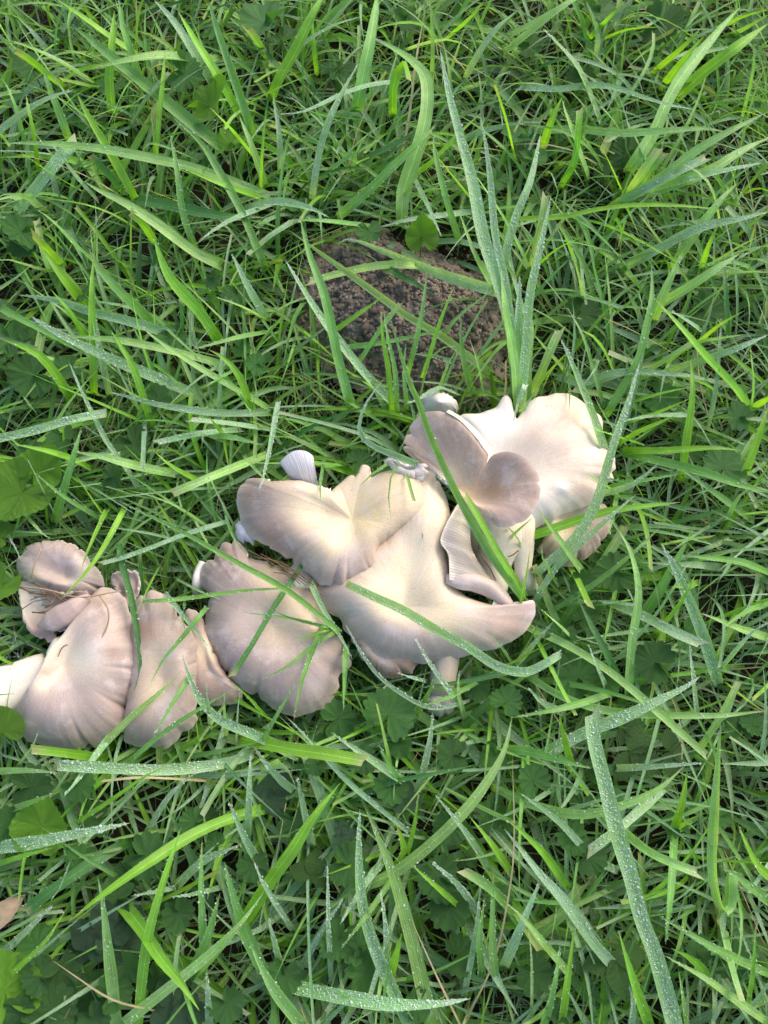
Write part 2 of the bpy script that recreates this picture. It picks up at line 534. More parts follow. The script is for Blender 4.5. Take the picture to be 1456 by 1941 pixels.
# ================================================================== mushrooms
CREAM, MAUVE, WHITE, EDGE, TAN = (0.80, 0.68, 0.49), (0.50, 0.405, 0.375), (0.80, 0.79, 0.76), (0.68, 0.60, 0.58), (0.60, 0.46, 0.36)
MUSH_POLYS = []
def mush(label, px, py):
    p = P(px, py, 0)
    o = bpy.data.objects.new('oyster_mushroom', None)
    COL.objects.link(o)
    o.location = (p[0], p[1], 0)
    o.empty_display_size = .02
    tag(o, label, 'mushroom', 'oyster mushrooms in the cluster')
    return o
def mlink(name, me, mat, root):
    o = link(name, me, mat, root)
    o.matrix_parent_inverse = Matrix.Translation(-root.location)
    return o
def cap(root, hub, rim, bulge=.010, p=1.5, roll=.004, wav=.0022, seed=1, pale=(), palecol=CREAM, rimcol=MAUVE, edge=EDGE,
        na=240, nr=26, thick=.007, gills=True, name='cap', mask=True, patches=(), scal=1.0, dimple=None):
    """hub (px,py,mm), rim [(px,py,mm)...] -> domed cap with gilled underside"""
    if mask:
        MUSH_POLYS.append(np.array([(r[0], r[1]) for r in rim], float))
    rp = spline([(r[0], r[1], r[2]) for r in rim], na, closed=True)
    # small scallops of the outline
    c0 = rp[:, :2].mean(0)
    out = unit(rp[:, :2] - c0)
    rp[:, :2] += out * (ripple(na, (19, 27, 37, 53), seed)[:, None] * 3.8 + ripple(na, (9, 13), seed + 7)[:, None] * 2.6) * scal
    rn = np.random.default_rng(seed + 77)
    for _ in range(int(na / 26 * min(scal, 1))):          # small splits in the margin
        c_ = rn.integers(0, na)
        k_ = np.abs((np.arange(na) - c_ + na // 2) % na - na // 2)
        rp[:, :2] -= out * (rn.uniform(4, 11) * np.exp(-(k_ / rn.uniform(.9, 2.0)) ** 2))[:, None]
    Rm = np.array([P(x, y, z / 1000) for x, y, z in rp])
    H = P(hub[0], hub[1], hub[2] / 1000)
    s = np.linspace(0, 1, nr) ** .85
    s[0] = .012
    wv = ripple(na, (3, 5, 8, 12, 17), seed + 3) * wav
    fin = ripple(na, (19, 27, 38), seed + 5) * wav * .40
    b = np.full(na, bulge) if np.isscalar(bulge) else np.interp(np.arange(na) / na, np.linspace(0, 1, len(bulge)), bulge)
    Rs = Rm.copy()                                   # rim detail fades out towards the hub
    ker = np.hanning(2 * (na // 7) + 1)
    ker /= ker.sum()
    hk = len(ker) // 2
    for c in range(3):
        Rs[:, c] = np.convolve(np.concatenate([Rm[-hk:, c], Rm[:, c], Rm[:hk, c]]), ker, 'valid')
    fade = (s ** 4.5)[None, :, None]
    ez = s ** 1.6
    G = H[None, None] + ((Rs[:, None] - H) * (1 - fade) + (Rm[:, None] - H) * fade) * s[None, :, None]
    G[..., 2] = H[2] + ((Rs[:, None, 2] - H[2]) * (1 - fade[..., 0]) + (Rm[:, None, 2] - H[2]) * fade[..., 0]) * ez[None]
    dz = b[:, None] * np.sin(np.pi * s[None] ** p) + wv[:, None] * s[None] ** 4 * .7 + fin[:, None] * s[None] ** 5
    dz -= roll * np.clip((s[None] - .86) / .14, 0, 1) ** 2
    G[..., 2] += dz
    G[..., 2] += .0012 * smooth_noise(G[..., 0], G[..., 1], seed + 9, 120)
    if dimple:
        for (dx, dy, dr, dd) in dimple:
            q = PX(G)
            G[..., 2] += dd / 1000 * np.exp(-((q[..., 0] - dx) ** 2 + (q[..., 1] - dy) ** 2) / dr ** 2)
    q = PX(G)
    wgt = np.zeros(q.shape[:2])
    for (x, y, r) in pale:
        wgt = np.maximum(wgt, np.exp(-(((q[..., 0] - x) ** 2 + (q[..., 1] - y) ** 2) / r ** 2)))
    ang = ripple(na, (4, 7, 11, 19, 29), seed + 2)[:, None] * .045
    wgt = np.clip(wgt + ang * (1 - wgt) * (s[None] * 1.0), 0, 1)
    C = np.array(rimcol)[None, None] * (1 - wgt[..., None]) + np.array(palecol)[None, None] * wgt[..., None]
    for (x, y, r, col) in patches:
        k = np.exp(-(((q[..., 0] - x) ** 2 + (q[..., 1] - y) ** 2) / r ** 2))[..., None]
        C = C * (1 - k) + np.array(col) * k
    e = (np.clip((s - .93) / .07, 0, 1) ** 1.5 * .7)[None, :, None]
    C = C * (1 - e) + np.array(edge) * e
    C = C ** np.array((1.18, 1.22, 1.27))
    col = np.concatenate([C, np.ones(C.shape[:2] + (1,))], -1).reshape(-1, 4)
    a = np.linspace(0, 1, na, endpoint=False)
    uv = np.stack(np.broadcast_arrays(a[:, None] * 120 + seed * 7, s[None] * 3.0), -1).reshape(-1, 2)
    # orient
    F = grid_faces(na, nr, True)
    area = float((Rm[:, 0] * np.roll(Rm[:, 1], -1) - Rm[:, 1] * np.roll(Rm[:, 0], -1)).sum())
    if area >= 0:
        F = F[:, ::-1].copy()
    V = G.reshape(-1, 3)
    top = [H + (0, 0, 0)]
    V = np.concatenate([V, [G[:, 0].mean(0)]])
    col = np.concatenate([col, col[:1]])
    uv = np.concatenate([uv, uv[:1]])
    hubi = len(V) - 1
    tri = [[hubi, i * nr, ((i + 1) % na) * nr] if area >= 0 else [hubi, ((i + 1) % na) * nr, i * nr] for i in range(na)]
    o = mlink(name, mesh(name, V, F.tolist() + tri, uv, col), M_CAP, root)
    if gills:
        # underside: ridged gills, thinning to the rim
        nrm = unit(np.cross(np.roll(G, -1, 0) - np.roll(G, 1, 0), np.gradient(G, axis=1)))
        nrm[nrm[..., 2] < 0] *= -1
        th = thick * (1 - s[None] ** 2) + .0006
        rid = (np.arange(na) % 2)[:, None] * .0016 * np.sin(np.pi * np.clip(s, 0, .99))[None]
        U = G - nrm * th[..., None]
        U[..., 2] -= rid
        U[:, -1] = G[:, -1]
        gc = np.tile(np.array((*WHITE, 1.0)), (na * nr, 1))
        link('gills', mesh('gills', U.reshape(-1, 3), F[:, ::-1].copy(), uv[:-1], gc), M_GILL, o)
    return o
def tube(pts, rad, n=14, m=20, wob=.08, seed=0, flute=0):
    """swept tube through world points with radii (metres)"""
    c = spline(pts, m)
    r = np.interp(np.linspace(0, 1, m), np.linspace(0, 1, len(rad)), rad)
    T = unit(np.gradient(c, axis=0))
    s = unit(np.cross(T[0], (0.31, .55, .77)))
    V = []
    rr = np.random.default_rng(seed)
    ph = rr.uniform(0, 6.28, 3)
    a = np.linspace(0, 2 * np.pi, n, endpoint=False)
    for i in range(m):
        s = unit(s - T[i] * (s @ T[i]))
        b = np.cross(T[i], s)
        k = r[i] * (1 + wob * (np.sin(2 * a + ph[0] + i * .2) + np.sin(3 * a + ph[1] - i * .15)) + flute * (np.arange(n) % 2))
        V.append(c[i] + (np.cos(a) * k)[:, None] * s + (np.sin(a) * k)[:, None] * b)
    V = np.concatenate(V + [[c[0]], [c[-1]]])
    F = []
    for i in range(m - 1):
        for j in range(n):
            F.append([i * n + j, i * n + (j + 1) % n, (i + 1) * n + (j + 1) % n, (i + 1) * n + j])
    for j in range(n):
        F.append([m * n, (j + 1) % n, j])
        F.append([m * n + 1, (m - 1) * n + j, (m - 1) * n + (j + 1) % n])
    uv = np.array([(j / n * 14 + seed, i / m * 3) for i in range(m) for j in range(n)] + [(0, 0), (0, 3)])
    return V, F, uv
def stem(root, pts, rpx, col0=WHITE, col1=CREAM, n=28, name='stem', seed=0, flute=0, mask=False):
    if pts[-1][2] < 0:
        pts = list(pts[:-1]) + [(pts[-1][0], pts[-1][1], -34)]
    if len(pts) == 3:          # wholly under its cap
        pts = [(pts[0][0], pts[0][1], pts[0][2] - 9)] + list(pts[1:])
    W = [P(x, y, z / 1000) for x, y, z in pts]
    rad = [r * SCL(p[0], p[1], p[2] / 1000) for r, p in zip(rpx, pts)]
    V, F, uv = tube(W, rad, n, 26, .06, seed, flute)
    t = np.clip(uv[:, 1:] / 3, 0, 1)
    c = np.array(col0) * (1 - t) + np.array(col1) * t
    c = np.concatenate([c, np.ones((len(c), 1))], 1)
    return mlink(name, mesh(name, V, F, uv, c), M_CAP, root)
def gill_strip(root, A, B, n=60, m=10, ridge=.0016, colA=WHITE, colB=WHITE, belly=0.0, name='gills', flutes=None):
    """ridged gill surface between edge lines A and B [(px,py,mm)...]"""
    a = spline([P(x, y, z / 1000) for x, y, z in A], n)
    b = spline([P(x, y, z / 1000) for x, y, z in B], n)
    t = np.linspace(0, 1, m)
    G = a[:, None] * (1 - t)[None, :, None] + b[:, None] * t[None, :, None]
    G[..., 2] += belly * np.sin(np.pi * t)[None]
    jit = np.random.default_rng(n).uniform(.5, 1.2, n)
    G[..., 2] -= ((np.arange(n) % 2) * jit)[:, None] * ridge * np.minimum(1, t * 6)[None] 
    C = np.array(colA) * (1 - t)[None, :, None] + np.array(colB) * t[None, :, None] + np.zeros((n, 1, 1))
    C = C * (1 - .22 * (np.arange(n) % 2))[:, None, None] if ridge > 0 else C
    C = np.concatenate([C, np.ones((n, m, 1))], -1).reshape(-1, 4)
    uv = np.stack(np.broadcast_arrays(np.arange(n)[:, None] * .4, t[None] * .5), -1).reshape(-1, 2)
    return mlink(name, mesh(name, G.reshape(-1, 3), grid_faces(n, m), uv, C), M_GILL, root)

# --- small pale button behind the funnel cap
r_ = mush('small bluish-white button mushroom tucked behind the funnel cap', 835, 770)
cap(r_, (836, 762, 47), [(798, 765, 30), (805, 748, 32), (822, 739, 34), (845, 742, 34), (863, 756, 32), (870, 772, 30), (850, 786, 28), (815, 786, 28)],
    .002, 1.2, .006, .001, 91, palecol=WHITE, pale=[(835, 765, 60)], rimcol=(.62, .60, .60), na=120, nr=14)
stem(r_, [(836, 766, 38), (836, 772, 18), (836, 775, -4)], (16, 14, 16))

# --- lower right cap under the white one
r_ = mush('mauve fan cap half hidden under the big white cap and crossing blades', 1085, 1010)
cap(r_, (1070, 985, 22), [(1012, 985, 22), (1060, 960, 26), (1110, 948, 28), (1143, 950, 27), (1158, 970, 24), (1160, 990, 22), (1150, 1018, 18), (1122, 1050, 15),
    (1085, 1072, 14), (1050, 1066, 15), (1024, 1049, 17), (1022, 1035, 20), (1040, 1012, 22)], .008, 1.5, .004, .0015, 17,
    pale=[(1050, 990, 45)], rimcol=(.50, .40, .36), na=160, nr=18)
stem(r_, [(1050, 985, 20), (1020, 990, 10), (1000, 1000, -4)], (24, 22, 24))

# --- big white and tan cap
r_ = mush('broad white cap blotched tan and painted with sun patches, with grass growing through its notched rim', 1030, 880)
cap(r_, (955, 905, 44), [(868, 792, 42), (905, 778, 46), (940, 768, 49), (955, 745, 50), (966, 742, 50), (974, 760, 46), (975, 800, 40), (985, 785, 44), (1005, 758, 49),
    (1040, 742, 52), (1080, 741, 53), (1108, 758, 53), (1128, 772, 50), (1143, 785, 46), (1146, 820, 42), (1148, 845, 40), (1166, 856, 42), (1173, 885, 42), (1166, 910, 42), (1148, 919, 36),
    (1143, 940, 38), (1120, 955, 38), (1075, 970, 38), (1030, 992, 36), (1005, 1004, 36), (975, 1010, 38), (930, 1000, 40), (890, 940, 40), (865, 860, 40)],
    .014, 1.25, .005, .0026, 5, pale=[(930, 800, 85), (975, 950, 65), (1000, 830, 40)], palecol=WHITE, rimcol=(.80, .74, .67), edge=(.68, .60, .55),
    patches=[(1070, 840, 50, (.76, .67, .57)), (1150, 880, 30, (.62, .53, .49)), (1105, 900, 40, (.70, .60, .52)), (1088, 772, 36, (.74, .59, .46)), (1010, 830, 40, (.76, .66, .56)), (1065, 927, 13, WHITE), (1110, 930, 25, (.62, .52, .47))],  # tan blotches, plus warm patches of sun painted into the colour
    dimple=[(1068, 928, 10, 2.4), (1146, 917, 16, -4), (1048, 812, 22, -2.5)], thick=.010)
stem(r_, [(955, 960, 34), (955, 1010, 32), (940, 1060, 22), (938, 1110, 10), (940, 1125, -4)], (46, 42, 32, 24, 22), CREAM, WHITE, seed=3)
stem(r_, [(975, 965, 40), (986, 1010, 36), (990, 1050, 27), (992, 1082, 20), (1003, 1106, 12), (1006, 1118, -3)], (34, 24, 17, 15, 17, 12), CREAM, WHITE, name='stem', seed=4)

# --- lower middle under-cap and foot
r_ = mush('dim mauve cap showing under the rim of the wide cream cap', 720, 1262)
cap(r_, (720, 1230, 22), [(665, 1205, 20), (700, 1195, 24), (760, 1200, 26), (800, 1230, 22), (790, 1262, 18), (770, 1281, 14), (735, 1285, 13), (705, 1270, 14), (680, 1240, 17)],
    .006, 1.4, .004, .0015, 23, pale=[(720, 1220, 30)], rimcol=(.44, .34, .31), na=120, nr=14)
stem(r_, [(735, 1225, 20), (745, 1215, 8), (750, 1210, -4)], (22, 20, 22))

# --- wide cream cap
r_ = mush('wide cream cap with mauve scalloped rim and a long dewy blade across it', 790, 1130)
cap(r_, (765, 1150, 43), [(594, 1118, 30), (603, 1136, 28), (625, 1160, 27), (646, 1178, 27), (652, 1195, 26), (690, 1226, 26), (725, 1246, 26), (770, 1253, 26), (812, 1256, 26),
    (860, 1247, 28), (905, 1236, 30), (950, 1226, 32), (996, 1196, 37), (1018, 1160, 42), (1012, 1136, 46), (990, 1140, 44), (968, 1152, 38), (935, 1149, 31), (900, 1140, 30), (872, 1122, 32),
    (855, 1095, 38), (850, 1060, 42), (845, 1020, 44), (855, 985, 46), (848, 940, 46), (828, 900, 44), (805, 880, 43), (778, 895, 36), (755, 950, 34), (715, 1010, 34), (655, 1070, 33), (612, 1102, 32)],
    .010, 1.45, .005, .0022, 2, pale=[(790, 1060, 95), (830, 950, 80), (740, 1110, 80), (850, 1150, 60)], palecol=(.84, .75, .58), rimcol=(.53, .45, .43),
    patches=[(850, 1035, 16, (.78, .60, .40)), (960, 1185, 30, (.62, .49, .43))], dimple=[(800, 1010, 30, 2)], thick=.009)
# folded-over margin with exposed gills
gill_strip(r_, [(868, 955, 54), (850, 985, 56), (838, 1012, 57), (836, 1030, 57), (850, 1050, 57), (852, 1075, 56), (852, 1100, 54)],
           [(900, 970, 48), (893, 1000, 50), (893, 1030, 50), (902, 1055, 50), (918, 1080, 48), (938, 1105, 44), (950, 1120, 42)], 60, 12, .0034, (.84, .77, .66), (.80, .70, .58), .004)
gill_strip(r_, [(868, 955, 54), (850, 985, 56), (838, 1012, 57), (836, 1030, 57), (850, 1050, 57), (852, 1075, 56), (852, 1100, 54)],
           [(862, 960, 34), (848, 990, 38), (842, 1012, 38), (842, 1030, 38), (848, 1050, 38), (850, 1075, 36), (853, 1108, 32)], 40, 8, 0, CREAM, (.74, .56, .36), 0, name='fold')
W = [P(x, y, z / 1000) for x, y, z in [(846, 1098, 48), (870, 1101, 49), (900, 1104, 49), (930, 1116, 47), (955, 1135, 44), (974, 1152, 40)]]
V, F, uv = tube(W, [r * SCL(900, 1100, .05) for r in (9, 17, 18, 16, 13, 5)], 24, 40, .05, 3)
mlink('rolled_rim', mesh('rolled_rim', V, F, uv, np.tile((.60, .48, .41, 1), (len(V), 1))), M_CAP, r_)
stem(r_, [(850, 1205, 17), (843, 1262, 13), (836, 1300, 7), (832, 1325, -4)], (27, 26, 22, 20), (.46, .40, .34), (.52, .46, .40), seed=8)
cap(r_, (835, 1335, 12), [(806, 1325, 6), (825, 1312, 9), (850, 1318, 9), (862, 1335, 6), (855, 1354, 3), (830, 1358, 3), (810, 1345, 4)], .004, 1.3, .003, .0008, 44,
    pale=[(835, 1335, 30)], palecol=(.66, .62, .60), rimcol=(.6, .55, .55), na=80, nr=10, gills=False, name='foot')
stem(r_, [(800, 1060, 32), (805, 1060, 15), (808, 1060, -4)], (36, 34, 38), seed=9)

# --- mid-left cap
r_ = mush('flat mauve-grey cap with blades crossing it, beside the saddle-shaped cap', 515, 1190)
cap(r_, (520, 1190, 28), [(403, 1046, 24), (420, 1026, 26), (442, 1020, 28), (462, 1034, 28), (470, 1052, 24), (530, 1070, 24), (592, 1108, 24), (608, 1150, 22), (640, 1200, 20), (660, 1238, 17),
    (664, 1262, 15), (643, 1278, 14), (640, 1308, 13), (618, 1338, 12), (582, 1354, 12), (551, 1357, 12), (520, 1345, 13), (498, 1330, 14), (456, 1306, 15), (444, 1294, 13), (418, 1278, 15),
    (410, 1255, 15), (394, 1232, 15), (377, 1204, 15), (388, 1160, 18), (394, 1128, 18), (378, 1105, 17), (376, 1080, 18), (390, 1060, 21)],
    .010, 1.3, .006, .0024, 7, pale=[(545, 1170, 70), (510, 1090, 35)], palecol=(.64, .55, .43), rimcol=(.445, .385, .38),
    patches=[(460, 1180, 40, (.56, .48, .46)), (600, 1300, 24, (.56, .50, .50)), (430, 1060, 28, (.40, .31, .28))], dimple=[(470, 1060, 28, -3)])
stem(r_, [(386, 1066, 7), (378, 1085, 7), (376, 1108, 4), (380, 1130, -4)], (8, 12, 13, 12), WHITE, WHITE, seed=12)
stem(r_, [(560, 1120, 24), (585, 1090, 10), (590, 1080, -4)], (34, 30, 32), seed=13)

# --- strip between mid-left cap and the next
r_ = mush('narrow dark mauve cap edge squeezed between two mauve caps', 395, 1290)
cap(r_, (395, 1270, 18), [(348, 1165, 16), (375, 1160, 18), (400, 1215, 18), (425, 1275, 16), (458, 1308, 11), (452, 1330, 7), (425, 1337, 6), (395, 1335, 7), (368, 1325, 9), (352, 1270, 12)],
    .004, 1.4, .003, .0018, 29, pale=[(390, 1230, 25)], rimcol=(.45, .36, .335), na=120, nr=14)
stem(r_, [(390, 1240, 16), (385, 1230, 6), (385, 1225, -4)], (24, 22, 24))

# --- cap left of it
r_ = mush('upright tan-mauve cap leaning against the white-stemmed cap', 300, 1280)
cap(r_, (308, 1290, 29), [(240, 1168, 16), (258, 1132, 24), (280, 1117, 28), (305, 1124, 28), (326, 1142, 28), (348, 1180, 27), (372, 1205, 24), (384, 1235, 18), (382, 1275, 16), (374, 1312, 15),
    (368, 1348, 15), (372, 1366, 12), (342, 1394, 11), (312, 1420, 10), (285, 1417, 10), (242, 1412, 11), (229, 1396, 12), (234, 1352, 16), (238, 1318, 15), (238, 1285, 13), (240, 1225, 14)],
    .008, 1.35, .005, .0022, 31, pale=[(300, 1240, 45), (290, 1310, 40)], palecol=(.62, .53, .42), rimcol=(.435, .375, .365), patches=[(275, 1195, 22, (.40, .30, .24)), (320, 1370, 30, (.58, .50, .47))])
stem(r_, [(290, 1200, 24), (300, 1180, 10), (300, 1175, -4)], (28, 26, 28))
r_ = mush('small curled pale cap wedged above the upright tan cap', 238, 1105)
cap(r_, (238, 1112, 26), [(208, 1095, 28), (222, 1082, 31), (240, 1078, 31), (260, 1084, 29), (263, 1105, 26), (258, 1130, 22), (243, 1150, 20), (222, 1135, 22)],
    -.004, 1.4, .003, .0016, 33, pale=[(238, 1112, 14)], palecol=(.42, .34, .30), rimcol=(.52, .43, .40), edge=WHITE, na=120, nr=14)
stem(r_, [(238, 1115, 25), (240, 1120, 10), (240, 1122, -4)], (14, 13, 14))

# --- leftmost mushroom with white stem
r_ = mush('large mauve cap with thick white stem running to the side', 140, 1280)
cap(r_, (120, 1262, 30), [(96, 1215, 30), (125, 1195, 32), (152, 1160, 33), (168, 1128, 33), (190, 1110, 34), (222, 1122, 33), (240, 1152, 31), (249, 1180, 28), (246, 1196, 27), (260, 1225, 25),
    (264, 1265, 23), (252, 1300, 21), (240, 1330, 20), (228, 1382, 16), (185, 1414, 12), (125, 1422, 11), (65, 1412, 12), (36, 1390, 14), (20, 1355, 18), (45, 1320, 24), (75, 1290, 27)],
    .013, 1.4, .006, .0022, 41, pale=[(105, 1240, 60), (150, 1250, 42), (80, 1290, 25)], palecol=(.80, .74, .62), rimcol=(.445, .385, .38),
    patches=[(130, 1340, 38, (.56, .48, .46)), (210, 1190, 25, (.58, .48, .45)), (190, 1140, 22, (.50, .41, .36)), (215, 1235, 14, (.42, .33, .31))])
stem(r_, [(95, 1270, 12), (72, 1280, 13), (30, 1302, 11), (-30, 1325, 5), (-90, 1340, -6)], (30, 42, 48, 50, 50), (.80, .75, .65), WHITE, seed=15)
# --- upper left cap
r_ = mush('mauve cap with upturned white edge at the far end of the cluster', 110, 1070)
cap(r_, (125, 1095, 32), [(26, 1068, 24), (34, 1046, 27), (52, 1032, 30), (90, 1022, 34), (130, 1026, 36), (158, 1045, 36), (166, 1062, 36), (186, 1082, 34), (196, 1108, 30), (170, 1130, 28),
    (125, 1128, 28), (75, 1116, 26), (38, 1098, 23)], .008, 1.2, .005, .0022, 47, pale=[(60, 1085, 25), (140, 1105, 30)], palecol=(.66, .58, .50), rimcol=(.445, .385, .38), na=200, nr=20)
stem(r_, [(125, 1095, 30), (125, 1100, 14), (125, 1105, -4)], (30, 26, 28))
# --- curled funnel cap with debris
r_ = mush('curled funnel cap, white inside, filled with brown grass debris', 90, 1165)
cap(r_, (72, 1140, 14), [(30, 1112, 24), (45, 1098, 26), (80, 1110, 30), (120, 1125, 36), (150, 1118, 40), (172, 1128, 40), (170, 1148, 38), (152, 1172, 36), (122, 1194, 34), (96, 1198, 34),
    (104, 1208, 30), (92, 1216, 27), (66, 1206, 26), (46, 1186, 26), (40, 1160, 26), (32, 1135, 25)], .003, 1.2, .003, .0015, 53,
    pale=[(58, 1140, 36)], palecol=WHITE, rimcol=(.46, .36, .33), edge=(.60, .53, .50), na=160, nr=20, thick=.004)
stem(r_, [(75, 1142, 14), (80, 1150, 4), (82, 1152, -4)], (24, 22, 24))
W = [P(x, y, z / 1000) for x, y, z in [(76, 1186, 33), (100, 1178, 37), (128, 1160, 40), (152, 1142, 41), (170, 1132, 40)]]
V, F, uv = tube(W, [r * SCL(120, 1160, .04) for r in (6, 17, 20, 17, 7)], 24, 36, .05, 6)
mlink('rolled_rim', mesh('rolled_rim', V, F, uv, np.tile((.47, .36, .33, 1), (len(V), 1))), M_CAP, r_)

# --- saddle-shaped cap
r_ = mush('saddle-shaped beige cap, smooth and deeply dished in the middle', 640, 1000)
cap(r_, (668, 985, 47), [(448, 962, 40), (447, 935, 43), (455, 912, 45), (472, 901, 47), (490, 902, 48), (502, 909, 49), (540, 906, 52), (585, 910, 54), (606, 926, 52), (622, 934, 45),
    (640, 915, 46), (662, 898, 49), (678, 890, 52), (686, 876, 53), (700, 879, 53), (707, 894, 51), (735, 888, 53), (772, 890, 55), (800, 912, 54), (815, 948, 52), (812, 975, 50),
    (790, 990, 49), (755, 1006, 48), (722, 1030, 47), (712, 1052, 47), (720, 1078, 45), (712, 1096, 43), (682, 1101, 42), (666, 1109, 41), (648, 1118, 41), (632, 1110, 42),
    (608, 1106, 42), (590, 1088, 42), (560, 1070, 41), (530, 1047, 40), (500, 1030, 39), (476, 1016, 38), (456, 990, 38)],
    [.013, .014, .013, .010, .004, .004, .008, .012, .012, .010, .010, .010, .011, .012, .013, .013, .013], 1.35, .006, .0016, 3, nr=32, na=300,
    pale=[(690, 960, 85), (590, 960, 60), (640, 1020, 60), (770, 940, 60)], palecol=(.78, .69, .52), rimcol=(.455, .375, .35),
    patches=[(700, 975, 30, (.78, .66, .40)), (520, 1010, 26, (.46, .345, .30)), (660, 1080, 34, (.60, .49, .46)), (470, 940, 24, (.46, .36, .31)), (740, 925, 40, (.76, .63, .47))], thick=.009)
stem(r_, [(700, 985, 38), (705, 985, 20), (710, 985, -4)], (34, 32, 36), CREAM, WHITE, seed=21)
# small upside-down stalk with ribbed trumpet end, and white tip
r_ = mush('small bluish-white ribbed trumpet stalk poking up beside the saddle cap', 580, 890)
gill_strip(r_, [(534, 884, 44), (531, 876, 48), (540, 866, 52), (552, 857, 55), (566, 853, 56), (582, 856, 55), (593, 864, 52), (595, 874, 49)],
           [(560, 925, 34), (563, 922, 37), (567, 921, 39), (573, 920, 41), (580, 920, 42), (590, 920, 41), (598, 922, 38), (604, 924, 34)], 44, 14, .0012, (.70, .72, .76), (.72, .72, .74), .005)
stem(r_, [(567, 866, 46), (574, 886, 40), (582, 915, 33), (590, 935, 18), (592, 940, -4)], (12, 14, 16, 20, 24), (.66, .68, .72), (.72, .72, .74), seed=22)
r_ = mush('tiny white cap tip peeking from under the saddle cap', 452, 1010)
cap(r_, (462, 1010, 30), [(447, 992, 25), (462, 988, 28), (482, 1010, 28), (480, 1032, 26), (464, 1032, 23), (448, 1020, 22)], .001, 1.3, .002, .0005, 61,
    pale=[(455, 1008, 40)], palecol=(.68, .69, .74), rimcol=(.66, .66, .7), na=60, nr=8, gills=False)
stem(r_, [(458, 1010, 28), (470, 1015, 12), (475, 1015, -4)], (12, 12, 14))

# --- funnel cap with two lobes
r_ = mush('funnel-shaped mauve cap with two upturned lobes and a notched rim', 880, 930)
cap(r_, (893, 945, 47), [(765, 848, 62), (770, 822, 67), (786, 795, 74), (810, 778, 80), (842, 779, 83), (872, 796, 82), (897, 821, 78), (916, 846, 73), (926, 862, 68), (921, 884, 60),
    (929, 866, 68), (942, 857, 74), (962, 853, 79), (988, 860, 82), (1011, 881, 83), (1025, 915, 83), (1021, 950, 81), (1001, 980, 78), (962, 998, 74), (928, 991, 69), (905, 972, 60),
    (880, 962, 52), (852, 920, 52), (820, 893, 54), (790, 873, 57)],
    [.002, .005, .007, .007, .006, .003, .006, .010, .012, .012, .009, .004, .002, .002], 1.25, .0025, .0009, 8, na=300, nr=34,
    pale=[(880, 945, 42), (850, 905, 35)], palecol=(.74, .64, .50), rimcol=(.49, .395, .345), edge=(.66, .56, .50), scal=.5,
    patches=[(938, 925, 24, (.52, .37, .27)), (965, 978, 30, (.56, .45, .41)), (790, 830, 22, (.54, .45, .41))], thick=.004)
gill_strip(r_, [(846, 781, 82), (872, 797, 81), (897, 822, 77), (916, 847, 72), (927, 864, 66)], [(852, 776, 76), (880, 793, 74), (907, 818, 70), (926, 845, 65), (932, 862, 60)],
           76, 8, .0018, (.74, .66, .58), (.78, .72, .64), .001)
stem(r_, [(888, 955, 33), (902, 990, 28), (920, 1030, 20), (932, 1060, 8), (938, 1070, -4)], (28, 30, 30, 26, 26), CREAM, CREAM, seed=25)
# --- small curled cap left of it
r_ = mush('small white curled cap edge between the saddle and funnel caps', 772, 888)
cap(r_, (776, 884, 55), [(728, 872, 60), (742, 865, 62), (754, 878, 60), (775, 886, 59), (800, 877, 62), (812, 882, 61), (808, 898, 58), (784, 905, 56), (758, 899, 56), (742, 886, 57)],
    .003, 1.2, .002, .0006, 71, pale=[(775, 890, 60)], palecol=(.78, .72, .68), rimcol=(.70, .62, .6), na=90, nr=10, thick=.003)
stem(r_, [(780, 890, 55), (795, 905, 40), (800, 910, -4)], (14, 14, 16))
